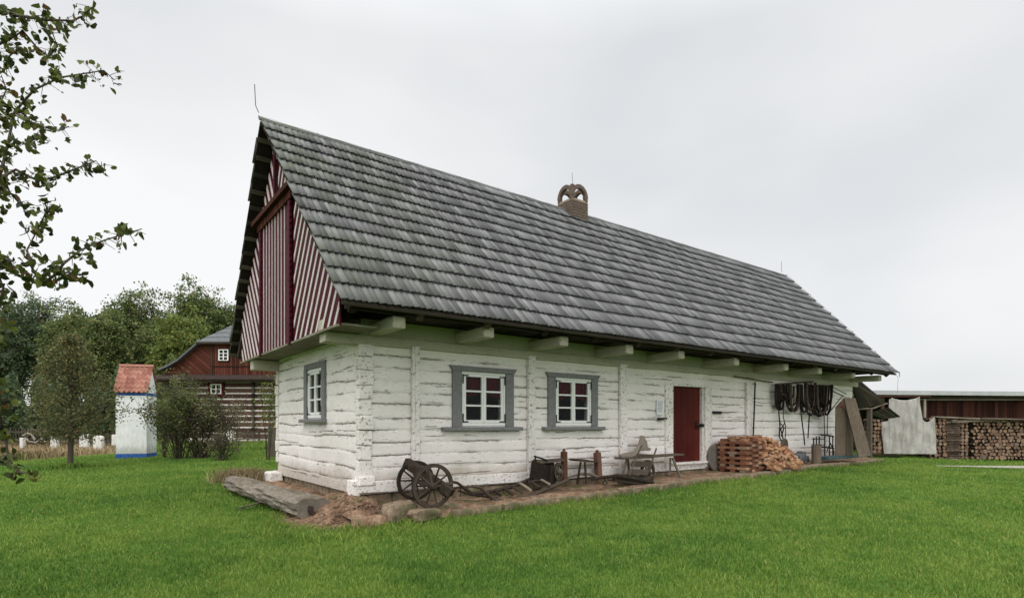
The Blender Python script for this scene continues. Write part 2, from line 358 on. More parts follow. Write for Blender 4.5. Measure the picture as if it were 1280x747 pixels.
# cottage footprint strip edge
EU=[-.6,.0,.9,3.,4.5,6.,7.5,9.,11.,12.5,14.5,16.5,18.5,20.6];EV=[-.95,-1.0,-1.02,-1.0,-1.0,-.98,-1.0,-1.1,-1.2,-1.1,-1.0,-.95,-.75,-.5]
def edge(u): return np.interp(u,EU,EV)
def stripz(u): return np.interp(u,[-.6,3,8,12,16,21],[-.27,-.20,-.13,-.06,-.06,-.10])
us=np.linspace(-.5,20.8,320);vs_=np.linspace(0,1,26);UU,TT=np.meshgrid(us,vs_,indexing='ij');VV=edge(UU)*(1-TT)+.15*TT
ZZ=stripz(UU)+.035*TT+ (rs.rand(*UU.shape)-.5)*.016+.012*np.sin(UU*3+VV*5);ZZ[:,0]=G(UU[:,0],VV[:,0])-.03
i2=np.arange(UU.size).reshape(UU.shape);F2=np.stack([i2[:-1,:-1],i2[1:,:-1],i2[1:,1:],i2[:-1,1:]],-1).reshape(-1,4)
tagp(npmesh('dirt_strip',np.stack([UU.ravel(),VV.ravel(),ZZ.ravel()],-1),F2,X['bare_earth'],smooth=True),kind='structure')
# earth bank at the corner
n=90;us=np.linspace(-1.9,1.25,n);vs_=np.linspace(-1.75,5.0,150);UU,VV=np.meshgrid(us,vs_,indexing='ij')
h=np.exp(-(((UU+.10)/.58)**2+((VV+.08)/.66)**2)**1.3)*.35+np.exp(-((UU+.35)/.55)**2)*.2*np.clip((VV-.0)/.6,0,1)*np.clip((5-VV),0,1)
h+=np.exp(-(((UU+.75)/.5)**2+((VV-.2)/.6)**2))*.10
def lump(U,V_,k,s):
    r=np.random.RandomState(s);z=np.zeros_like(U)
    for _ in range(9):
        a=r.rand()*6.28;z+=np.sin((U*math.cos(a)+V_*math.sin(a))*k*(.6+r.rand())+r.rand()*6.28)
    return z/9
h*=1+.35*lump(UU,VV,9,3)+.25*lump(UU,VV,22,5);h+=.03*lump(UU,VV,25,8)*np.clip(h*6,0,1)
ZZ=G(UU,VV)+h-.035
i2=np.arange(UU.size).reshape(UU.shape);F2=np.stack([i2[:-1,:-1],i2[1:,:-1],i2[1:,1:],i2[:-1,1:]],-1).reshape(-1,4)
tagp(npmesh('earth_bank',np.stack([UU.ravel(),VV.ravel(),ZZ.ravel()],-1),F2,X['bare_earth'],smooth=True),kind='structure')
def bankh(x,y):
    return np.exp(-(((x+.10)/.58)**2+((y+.08)/.66)**2)**1.3)*.35+np.exp(-((x+.35)/.55)**2)*.2*np.clip(y/.6,0,1)*np.clip(5-y,0,1)+np.exp(-(((x+.75)/.5)**2+((y-.2)/.6)**2))*.10
# gravel path on the right
P=[];Fp=[]
for i in range(40):
    t=i/39;a=gd(1170+t*420,20.9-t*3.2);b=gd(1170+t*420,20.9-t*3.2+.3+1.3*min(1,t*3));
    P+=[(a.x,a.y,a.z+.03),(b.x,b.y,b.z+.03)]
    if i: k=2*i;Fp.append((k-2,k,k+1,k-1))
pv=np.array(P);tagp(npmesh('gravel_path',pv,Fp,X['path_gravel']),kind='structure')
# ------------------------------------------------ grass blades
def blades(name,x,y,h,wd,mat,lean=.5,zoff=0,rnd=None):
    n=len(x);z=G(x,y)+zoff;a=rs.rand(n)*6.283;la=rs.rand(n)*6.283;le=h*lean*rs.rand(n)
    bx,by=np.cos(a)*wd/2,np.sin(a)*wd/2
    V=np.empty((n,5,3));V[:,0]=np.stack([x-bx,y-by,z],-1);V[:,1]=np.stack([x+bx,y+by,z],-1)
    mxx=x+np.cos(la)*le*.35;myy=y+np.sin(la)*le*.35;mz=z+h*.6
    V[:,2]=np.stack([mxx+bx*.8,myy+by*.8,mz],-1);V[:,3]=np.stack([mxx-bx*.8,myy-by*.8,mz],-1)
    V[:,4]=np.stack([x+np.cos(la)*le,y+np.sin(la)*le,z+h*(1-.25*rs.rand(n))],-1)
    b=np.arange(n)*5;T=np.concatenate([np.stack([b,b+1,b+2],-1),np.stack([b,b+2,b+3],-1),np.stack([b+3,b+2,b+4],-1)])
    r=np.repeat(rs.rand(n) if rnd is None else rnd,5);tip=np.tile([0,0,.6,.6,1.],n)
    return npmesh(name,V.reshape(-1,3),T,mat,attrs={'rnd':r,'tip':tip})
def inhouse(x,y): return (x>-.1)&(x<19.8)&(y>-.3)&(y<5.4)
NB=640000
# angle around the view axis, distance with density falling off as 1/r
r_=4.0*(34/4.0)**(rs.rand(NB)**.80);a_=(rs.rand(NB)*2-1)*R(56)
d_=r_*np.cos(a_);l_=r_*np.sin(a_)
x=CX+d_*.5984+l_*.8015;y=CY+d_*.8015-l_*.5984
strip=(x>-.5)&(x<20.8)&(y>edge(x)+ .05*np.sin(x*9)+.04)&(y<5.4)
bank=bankh(x,y)>.09+.07*rs.rand(len(x))
pth=np.zeros(len(x),bool)
fx=(x-CX)*.5984+(y-CY)*.8015;pxx=640+717*((x-CX)*.8015-(y-CY)*.5984)/fx
tt=(pxx-1170)/420;dn=20.9-tt*3.2;pth=(tt>0)&(fx>dn-.05)&(fx<dn+.35+1.3*np.clip(tt*3,0,1))
keep=~(inhouse(x,y)|strip|(bank&(y<4.8)&(x<1.2)&(x>-1.7))|pth|(drymask(x,y)>.3+.4*rs.rand(len(x))))
x,y,r_=x[keep],y[keep],r_[keep];n=len(x)
patch=.5+.5*np.sin(x*1.3+2*np.sin(y*.8))*np.sin(y*1.7+1.5*np.sin(x*.9))
h=(.022+.026*rs.rand(n)+.022*patch)*(1+.012*r_);tagp(blades('grass',x,y,h,(.0038+.0007*r_)*(.7+.6*rs.rand(n)),X['grass_blades'],.9),kind='stuff',label='short green mown grass covering the lawn',cat='grass')
# longer tufts along edging and around bank
n=13000;u=rs.rand(n)*21.2-.6;off=rs.randn(n)*.085-.0+.03*np.sin(u*2.3)+.03*np.sin(u*7.1)
x=u;y=edge(u)-off+.04;n2=1500;a=rs.rand(n2)*6.28;q=.95+.35*np.abs(rs.randn(n2))*.5
x=np.concatenate([x,-.35+q*np.cos(a)*1.15]);y=np.concatenate([y,-.35+q*np.sin(a)*1.0]);k=~((x>-.1)&(y>-.9))|(y<edge(x)+.05);k&=(y<0.9)&(rs.rand(len(x))<.35+.65*(np.sin(x*3.1)+np.sin(x*1.3+2)>-.4));x,y=x[k],y[k];n=len(x)
tagp(blades('edge_grass',x,y,.07+.10*rs.rand(n)**2,.011+rs.rand(n)*.006,X['grass_blades'],1.1),kind='stuff',label='longer grass along the edging stones and earth bank',cat='grass')
# dry meadow far left
n=26000;d=21+rs.rand(n)**1.3*28;px=-60+rs.rand(n)*400;l=(px-640)/717*d
x=CX+d*.5984+l*.8015;y=CY+d*.8015-l*.5984;k=(drymask(x,y)>.35+.3*rs.rand(n))&((px<160)|(rs.rand(n)<.6));x,y,pz=x[k],y[k],px[k];n=len(x)
hh=(.12+.30*rs.rand(n))*(.6+.7*(.5+.5*np.sin(x*.9)*np.sin(y*.6)))
tagp(blades('meadow_grass',x,y,hh,.03+.02*rs.rand(n),X['dry_grass'],.8,rnd=np.clip(.25+.55*rs.rand(n)+.3*np.sin(x*.5+y*.35)-(pz>170)*.45,0,1)),kind='stuff',label='tall brown and green meadow grass on the left behind the lawn',cat='meadow')
n=9000;d=30+rs.rand(n)*9;px=190+rs.rand(n)*170;l=(px-640)/717*d
x=CX+d*.5984+l*.8015;y=CY+d*.8015-l*.5984
tagp(blades('weedy_grass',x,y,.12+.22*rs.rand(n),.03+.02*rs.rand(n),X['grass_blades'],.8),kind='stuff',label='tall weedy grass in front of the red log house',cat='grass')

# ------------------------------------------------ cottage
LEN,WID=19.25,5.2
RV,RZ=2.85,7.40;EVv,EZ=-1.25,3.05;BV=2*RV-EVv
cot=thing('log_cottage',(0,0,0),'long whitewashed log cottage with steep grey shingle roof and burgundy striped gable','cottage')
def logwall(name,O,A,Nn,length,height,holes,seed,lh=.225,dz=.009,ds=.03,shake=.02,mat='whitewash_logs',extra=10):
    r=np.random.RandomState(seed);ns=int(length/ds)+1;nz=int(height/dz)+1
    s=np.linspace(0,length,ns);z=np.linspace(0,height,nz);SS,Z=np.meshgrid(s,z,indexing='ij')
    nl=int(height/lh)+2;seams=[]
    for k in range(1,nl):
        w=(smooth1(ns,max(4,int(length/1.3)),seed*50+k)-.5)*shake*1.6+(smooth1(ns,int(length/.25),seed*90+k)-.5)*.012
        seams.append(k*lh+w+r.uniform(-.02,.02)+(s/length-.5)*r.uniform(-.04,.04))
    D=np.full(SS.shape,9.);st=np.zeros(SS.shape)
    for k,sm in enumerate(seams):
        dd=np.abs(Z-sm[:,None]);vis=smooth1(ns,max(5,int(length/.45)),seed*7+k);vis=np.clip((vis-.33)*2.6,.03,.8)
        c=dd<D;D=np.where(c,dd,D);st=np.where(c,vis[:,None],st)
    groove=np.exp(-(D/.0065)**2)*st;near=np.exp(-(D/.035)**2)*(.4+.6*st)
    disp=.009*(1-np.exp(-(D/.03)**1.5))-.014*np.exp(-(D/.011)**2)*st
    for k in range(extra): # cracks inside logs
        z0=r.uniform(.15,height-.1);s0=r.uniform(0,length-1);ln=r.uniform(.4,2.2);wv=z0+(smooth1(ns,int(length/.5),seed*300+k)-.5)*.05+(s-s0)*r.uniform(-.012,.012)
        inn=np.clip(np.minimum(s-s0,s0+ln-s)/.2,0,1)[:,None]*np.clip((smooth1(ns,int(length/.2),seed*400+k)-.3)*4,0,1)[:,None]
        e=np.exp(-((Z-wv[:,None])/.006)**2)*inn;groove=np.maximum(groove,e*.85);disp-=e*.008;near=np.maximum(near,np.exp(-((Z-wv[:,None])/.02)**2)*inn*.7)
    disp+=.006*lump(SS,Z*2.5,4,seed)
    O=np.array(O);A=np.array(A);Nn=np.array(Nn)
    V=O+SS[...,None]*A+Z[...,None]*np.array([0,0,1])+disp[...,None]*Nn
    ii=np.arange(ns*nz).reshape(ns,nz);Fq=np.stack([ii[:-1,:-1],ii[1:,:-1],ii[1:,1:],ii[:-1,1:]],-1).reshape(-1,4)
    if Nn[1]<0 or Nn[0]>0: pass
    else: Fq=Fq[:,::-1]
    sc=(SS[:-1,:-1]+ds/2).ravel();zc=(Z[:-1,:-1]+dz/2).ravel();k=np.ones(len(sc),bool)
    for (a,b,c,d) in holes: k&=~((sc>a)&(sc<b)&(zc>c)&(zc<d))
    return npmesh(name,V.reshape(-1,3),Fq[k],X[mat],cot,{'groove':groove.ravel(),'near':near.ravel(),'rnd':rs.rand(V.shape[0]*V.shape[1])},smooth=True)
W1=(2.08,3.13,1.2,2.27);W2=(4.5,5.6,1.2,2.27);DR=(8.6,9.98,.2,2.24)
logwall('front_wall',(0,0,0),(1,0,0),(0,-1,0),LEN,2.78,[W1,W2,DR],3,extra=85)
WG=(1.86,2.78,1.36,2.36)
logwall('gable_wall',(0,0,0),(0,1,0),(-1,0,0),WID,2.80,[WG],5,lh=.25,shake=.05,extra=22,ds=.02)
b=MB();b.box((.22,WID-.2,0),(LEN,WID,2.8));b.box((LEN-.2,.01,0),(LEN,WID-.2,2.8));b.build('back_wall',X['whitewash_rough'],cot)
b=MB();b.box((.24,.24,.02),(LEN-.22,WID-.2,.05));b.box((.03,.03,2.79),(LEN-.03,WID-.03,2.83));b.build('floor_and_ceiling',X['dark_room'],cot)
# inner faces to keep the rooms dark
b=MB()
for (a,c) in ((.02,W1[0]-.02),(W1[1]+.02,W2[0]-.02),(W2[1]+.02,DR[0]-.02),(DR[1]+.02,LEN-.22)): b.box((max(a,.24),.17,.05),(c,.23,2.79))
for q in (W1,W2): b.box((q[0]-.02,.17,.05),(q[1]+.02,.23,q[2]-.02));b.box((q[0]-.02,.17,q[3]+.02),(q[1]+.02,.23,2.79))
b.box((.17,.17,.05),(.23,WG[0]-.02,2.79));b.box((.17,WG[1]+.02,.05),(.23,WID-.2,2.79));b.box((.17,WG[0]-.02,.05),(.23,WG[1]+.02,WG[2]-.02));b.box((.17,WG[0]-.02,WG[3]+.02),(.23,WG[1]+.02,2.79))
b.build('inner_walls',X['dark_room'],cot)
# foundation
b=MB();u=0.02
while u<LEN:
    w_=random.uniform(.3,.8);b.box((u,-.02+random.uniform(0,.03),-.5),(min(u+w_-.012,LEN),.2,-.012-random.uniform(0,.01)),j=.008);u+=w_
v=.3
while v<WID:
    w_=random.uniform(.3,.6);b.box((.03,v,-.5),(.2,min(v+w_-.012,WID),-.01),j=.008);v+=w_
b.build('foundation',X['sandstone'],cot,bevel=.012)
# sill beam
b=MB();b.beam((-.02,-.06,.13),(8.3,-.012,.11),.05,.2,j=.006,seg=30);b.build('sill_beam',X['whitewash_rough'],cot,bevel=.01)
# corner log ends
b=MB();z=.30
random.seed(21)
hs=[.30,.26,.27,.25,.29,.25,.26,.24,.25]
for i,hh in enumerate(hs):
    if z+hh>2.66: hh=2.66-z
    if hh<.08: break
    pr=.045+random.uniform(-.02,.035);b.box((-.035,-pr,z),(.225+random.uniform(-.02,.03),.1,z+hh-.012),j=.012);z+=hh
b.box((-.04,-.10,.16),(.26,.1,.32),j=.01)
b.box((-.12,-.04,-.02),(.02,.28,.26),j=.012)
b.build('corner_log_ends',X['whitewash_rough'],cot,bevel=.018);b=MB()
z=.3
while z<2.6:
    hh=random.uniform(.22,.3);b.box((-.05,WID-.12,z),(.05,WID+.035+random.uniform(0,.04),z+hh-.012),j=.012);z+=hh
b.build('corner_log_ends',X['whitewash_rough'],cot,bevel=.018)
b=MB();b.box((-.30,4.75,-.16),(.0,5.35,.08),j=.02);b.build('corner_stone',X['whitewash_rough'],cot,bevel=.03)
# wall posts
for (a,c,z0,z1) in ((.98,1.14,.36,2.66),(3.70,3.90,.0,2.68),(6.53,6.78,.0,2.68),(12.02,12.30,.0,2.5)):
    b=MB();mid=(a+c)/2-.02;b.beam(((a+mid)/2,-.055,z0),((a+mid)/2,-.055,z1),mid-a-.006,.07,up=(0,1,0),seg=14,j=.004)
    b.beam(((c+mid)/2,-.05,z0+.02),((c+mid)/2,-.05,z1),c-mid-.006,.06,up=(0,1,0),seg=14,j=.004)
    b.build('wall_post',X['whitewash_rough'],cot,bevel=.006)
# wall plate
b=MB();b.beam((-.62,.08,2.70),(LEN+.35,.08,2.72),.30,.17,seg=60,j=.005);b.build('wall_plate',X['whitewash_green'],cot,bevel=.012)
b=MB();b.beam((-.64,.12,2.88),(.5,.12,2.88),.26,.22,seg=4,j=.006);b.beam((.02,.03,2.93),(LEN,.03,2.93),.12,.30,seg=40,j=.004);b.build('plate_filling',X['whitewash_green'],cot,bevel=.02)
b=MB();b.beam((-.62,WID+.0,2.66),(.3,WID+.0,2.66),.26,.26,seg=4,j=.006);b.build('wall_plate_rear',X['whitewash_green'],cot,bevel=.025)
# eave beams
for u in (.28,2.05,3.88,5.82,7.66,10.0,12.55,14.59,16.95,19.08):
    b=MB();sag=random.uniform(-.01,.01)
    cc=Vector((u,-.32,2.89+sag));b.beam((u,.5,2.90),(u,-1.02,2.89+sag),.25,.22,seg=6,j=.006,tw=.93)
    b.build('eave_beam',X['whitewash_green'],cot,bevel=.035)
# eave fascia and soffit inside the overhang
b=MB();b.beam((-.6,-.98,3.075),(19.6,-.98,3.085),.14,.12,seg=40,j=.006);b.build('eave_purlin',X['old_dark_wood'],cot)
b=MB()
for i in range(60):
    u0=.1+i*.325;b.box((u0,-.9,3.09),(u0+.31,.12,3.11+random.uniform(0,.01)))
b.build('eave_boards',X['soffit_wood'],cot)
# roof
sl=Vector((0,RV-EVv,RZ-EZ));SLN=sl.length;sl.normalize();nf=Vector((0,-sl.z,sl.y))
roofroot=cot
def shingles(name,side):
    VS=[];FS=[];RN=[];nc=14;ex=SLN/nc;r=np.random.RandomState(5 if side>0 else 6)
    for i in range(nc):
        t0=i*ex;x0=-.80-.19*t0/SLN;x1=19.83-.02*math.sin(t0);x=x0+r.uniform(-.03,.02)
        while x<x1:
            wd=r.uniform(.085,.135);xe=min(x+wd,x1+.03);tj=r.uniform(-.006,.006);ln=ex*1.22 if i<nc-1 else ex*1.0
            lift=.072+r.uniform(-.003,.003);sw=r.uniform(.016,.028);th=.016;rv=r.rand()*.8+.2*r.rand()
            sk=r.uniform(-.006,.006)
            if side<0: lift*=.12
            pts=[]
            for (tt,lf) in ((t0+tj-.02,lift),(t0+ln,.014)):
                for (xx,e) in ((x+.006,0),(xe-.006,1)):
                    for hh in (0,th):
                        # sawtooth: one long edge of each board stands proud
                        q=lf*(1 if side>0 else .5)+hh+((sw if side>0 else .2*sw) if e else 0)
                        q+=.012*math.sin(xx*1.1)*math.sin(tt*.9+.4)+.006*math.sin(xx*2.9+tt)
                        xo=xx+(sk if tt>t0+.1 else 0)
                        if side>0: P=Vector((xo,EVv,EZ))+sl*tt+nf*q
                        else:
                            P=Vector((xo,EVv,EZ))+sl*tt+nf*q;P.y=2*RV-P.y
                        pts.append(tuple(P))
            b=len(VS);VS+=pts;RN+=[rv]*8
            # order: 0 b0lo 1 b0hi 2 b1lo 3 b1hi | 4..7 top
            FS+=[(b+1,b+3,b+7,b+5),(b,b+4,b+6,b+2),(b,b+2,b+3,b+1),(b+4,b+5,b+7,b+6),(b,b+1,b+5,b+4),(b+2,b+6,b+7,b+3)]
            x=xe
    o=npmesh(name,VS,FS,X['shingles'],cot,{'rnd':RN});return o
shingles('front_roof_shingles',1);shingles('rear_roof_shingles',-1)
b=MB()
for side in (1,-1):
    for i in range(17):
        t=min(i*SLN/16,SLN-.05)+.02
        P=Vector((0,EVv,EZ))+sl*t-nf*.012
        if side<0: P.y=2*RV-P.y
        dn=nf if side>0 else Vector((0,-nf.y,nf.z))
        x0=-.76-.19*t/SLN
        b.beam((x0,P.y,P.z),(19.8,P.y,P.z),.09,.04,up=dn)
b.build('roof_laths',X['lath_wood'],cot)
b=MB()
for side in (1,-1):
    for u in [-.55]+[i*1.35+.6 for i in range(14)]+[19.4]:
        p=Vector((u,EVv+.05,EZ))-nf*.10;q=Vector((u,RV,RZ))-nf*.10
        if side<0: p.y=2*RV-p.y;q.y=2*RV-q.y
        b.beam(p,q,.12,.13)
b.build('rafters',X['old_dark_wood'],cot)
# dark lining under the shingles (old boarding)
b=MB()
for side in (1,-1):
    p0=Vector((-.70,EVv+.1,EZ+.1))-nf*.0
    A=Vector((-.5,EVv+.25,EZ))+sl*0-nf*.05;B=Vector((19.5,EVv+.25,EZ))-nf*.05
    A=Vector((-.77,EVv,EZ))-sl*.01-nf*.008;B=Vector((19.8,EVv,EZ))-sl*.01-nf*.008;C=Vector((19.8,EVv,EZ))+sl*(SLN-.02)-nf*.008;D=Vector((-.96,EVv,EZ))+sl*(SLN-.02)-nf*.008
    pts=[A,B,C,D]
    if side<0: pts=[Vector((p.x,2*RV-p.y,p.z)) for p in pts]
    b.add(pts,[(0,1,2,3)])
b.build('roof_lining',X['old_dark_wood'],cot,recalc=False)
# verge board on the front edge and ridge boards
b=MB();b.beam((-.99,RV-.03,RZ+.05),(19.83,RV-.04,RZ+.05),.03,.06,seg=60,j=.006);b.build('ridge_board',X['shingles'],cot)
# lightning conductor
b=MB();b.tube([(-.99+.3*i,RV,RZ+.11+.008*math.sin(i*2.2)) for i in range(70)],.003,4)
for i in range(0,70,4): b.tube([(-.99+.3*i,RV,RZ+.05),(-.99+.3*i,RV,RZ+.12)],.009,4)
b.tube([(-.99,RV,RZ+.17),(-1.05,RV,RZ+.3),(-1.07,RV,RZ+.72)],.009,4);b.tube([(19.5,RV,RZ+.17),(19.5,RV,RZ+.62)],.009,4)
for k in range(5): b.tube([(19.84,RV-1-k*.8,RZ-(1+k*.8)*1.066+.02),(19.87,RV-1-k*.8,RZ-(1+k*.8)*1.066+.2)],.012,4)
b.tube([(19.86,RV-.2*k,RZ-.2*k*1.066+.16) for k in range(21)]+[(19.87,-1.3,2.9),(19.85,-1.28,2.35)],.005,4)
b.build('lightning_conductor',X['rod_metal'],cot)
# chimney
ch=MB();cx0,cx1,cy0,cy1=7.36,8.0,RV-.32,RV+.32
z=6.9
while z<7.68:
    x=cx0
    for s_ in range(3):
        ww=(cx1-cx0)/3
        ch.box((cx0+ww*s_+.004,cy0,z),(cx0+ww*(s_+1)-.004,cy0+.12,z+.068));ch.box((cx0+ww*s_+.004,cy1-.12,z),(cx0+ww*(s_+1)-.004,cy1,z+.068))
        if s_<2:
            vv=(cy1-cy0-.25)/2;ch.box((cx0,cy0+.125+vv*s_,z),(cx0+.12,cy0+.12+vv*(s_+1),z+.068));ch.box((cx1-.12,cy0+.125+vv*s_,z),(cx1,cy0+.12+vv*(s_+1),z+.068))
    z+=.08
chim=ch.build('chimney',X['brick_old'],cot,bevel=.006)
b=MB();b.box((cx0+.015,cy0+.015,6.8),(cx1-.015,cy1-.015,7.74));b.build('mortar',X['chimney_mortar'],chim)
b=MB();zc=7.82;mid=(cx0+cx1)/2
for cyy in (cy0+.05,cy1-.05): b.ring((mid,cyy,zc),(0,-1,0),.215,.325,.10,20,a0=0,a1=math.pi,refv=(1,0,0),ey=1.10)
for cxx in (cx0+.05,cx1-.05): b.ring((cxx,RV,zc),(1,0,0),.215,.325,.10,20,a0=0,a1=math.pi,refv=(0,1,0),ey=1.10)
for (xx,yy) in ((cx0+.05,cy0+.05),(cx1-.05,cy0+.05),(cx0+.05,cy1-.05),(cx1-.05,cy1-.05)): b.beam((xx,yy,7.72),(xx+(mid-xx)*.06,yy+(RV-yy)*.06,8.13 if (xx<mid and yy<RV) else 7.9),.10,.10,up=(1,0,0),seg=5,j=.006)
b.build('chimney_vault',X['brick_old'],chim,bevel=.008)
b=MB();b.tube([(mid,RV,8.18),(mid-.02,RV,8.62)],.009,4);b.build('rod',X['rod_metal'],chim)
# gable boarding
GU=-.68;GV0,GV1=-.78,6.10;ZB=2.79;ZC=5.72;PV0,PV1=1.72,4.05
def roofz(v): return (EZ+(v-EVv)*1.066 if v<RV else EZ+(BV-v)*1.066)-.13
b=MB()
outl=[(GU+.045,GV0,ZB),(GU+.045,GV0,roofz(GV0)),(GU+.045,RV,roofz(RV)),(GU+.045,GV1,roofz(GV1)),(GU+.045,GV1,ZB)]
b.poly([Vector(p) for p in outl],(1,0,0),.03);b.build('gable_boarding',X['burgundy_paint'],cot)
def clip(p,n_,d,poly):
    outp=[]
    for i in range(len(poly)):
        a=poly[i];c=poly[(i+1)%len(poly)];da=a[0]*n_[0]+a[1]*n_[1]-d;dc=c[0]*n_[0]+c[1]*n_[1]-d
        if da>=0: outp.append(a)
        if (da>=0)!=(dc>=0): t=da/(da-dc);outp.append((a[0]+(c[0]-a[0])*t,a[1]+(c[1]-a[1])*t))
    return outp
def strips(poly,ang,pitch,w,mb,uu,th=.028,jit=.0):
    # strips of width w every pitch, running along ang, clipped to poly in (v,z)
    d=(math.cos(ang),math.sin(ang));n_=(-d[1],d[0]);vals=[p[0]*n_[0]+p[1]*n_[1] for p in poly];k=math.floor(min(vals)/pitch)
    while k*pitch<max(vals):
        a=k*pitch;q=clip(None,n_,a,poly);q=clip(None,(-n_[0],-n_[1]),-(a+w),q) if len(q)>2 else q
        if len(q)>2: mb.poly([Vector((uu,p[0],p[1])) for p in q],(1,0,0),th)
        k+=1
rr=lambda v:(v,roofz(v))
left=[(GV0,ZB),(PV0-.11,ZB),(PV0-.11,ZC),(ZC*0+ (ZC+.13-EZ)/1.066+EVv,ZC),(GV0,roofz(GV0))]
vz=(ZC+.13-EZ)/1.066+EVv
b=MB()
nearp=[(GV0,ZB),(PV0-.1,ZB),(PV0-.1,roofz(PV0-.1)-.02),(GV0,roofz(GV0))]
farp=[(PV1+.1,ZB),(GV1,ZB),(GV1,roofz(GV1)),(PV1+.1,roofz(PV1+.1)-.02)]
pan=[(PV0+.1,ZB-.02),(PV1-.1,ZB-.02),(PV1-.1,ZC-.2),(PV0+.1,ZC-.2)]
strips(nearp,R(126),.245,.078,b,GU+.034,.02);b.build('gable_strips_diagonal',X['cream_paint'],cot)
b=MB();strips(farp,R(54),.245,.078,b,GU+.034,.02);b.build('gable_strips_diagonal',X['cream_paint'],cot)
b=MB();v=PV0+.16
while v<PV1-.12:
    b.box((GU-.004,v,ZB-.03),(GU+.02,v+.036,ZC-.18));v+=.232
b.build('gable_strips_vertical',X['cream_paint'],cot)
b=MB();v=PV0+.02
b.box((GU+.005,PV0+.0,ZB-.01),(GU+.045,PV1,ZC-.1))
for vv in (PV0-.02,PV1-.10):
    b.box((GU-.03,vv,ZB-.04),(GU+.03,vv+.12,ZC-.05))
    z=ZB
    while z<ZC-.2: b.box((GU-.022,vv-.03,z),(GU+.012,vv+.15,z+.07));z+=.12
b.build('gable_panel',X['burgundy_paint'],cot)
b=MB();va=(ZC-EZ+.1)/1.066+EVv
b.beam((GU-.06,va+.05,ZC),(GU-.06,BV-(va-EVv)-.05,ZC),.16,.10);v=va+.25
while v<BV-(va-EVv)-.25: b.box((GU-.05,v,ZC-.2),(GU-.015,v+.09,ZC-.04));v+=.13
b.build('gable_crossbeam',X['barn_red'],cot)
b=MB();ta=[(va+.12,ZC+.06),(RV-.13,ZC+.06),(RV-.13,roofz(RV-.13)),];tb=[(RV+.13,ZC+.06),(BV-(va-EVv)-.12,ZC+.06),(RV+.13,roofz(RV+.13))]
strips(ta,R(120),.25,.09,b,GU+.034,.02);b.build('gable_strips_top',X['cream_paint'],cot)
b=MB();strips(tb,R(60),.25,.09,b,GU+.034,.02);b.build('gable_strips_top',X['cream_paint'],cot)
b=MB();b.box((GU-.02,RV-.05,ZC+.05),(GU+.02,RV+.05,RZ-.3));b.build('gable_post',X['burgundy_paint'],cot)
b=MB();
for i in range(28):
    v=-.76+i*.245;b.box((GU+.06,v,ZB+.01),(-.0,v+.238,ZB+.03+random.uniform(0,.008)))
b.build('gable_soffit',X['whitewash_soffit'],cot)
b=MB();b.beam((GU+.02,GV0,ZB-.01),(GU+.02,GV1,ZB-.01),.05,.04);b.build('gable_moulding',X['whitewash_soffit'],cot)
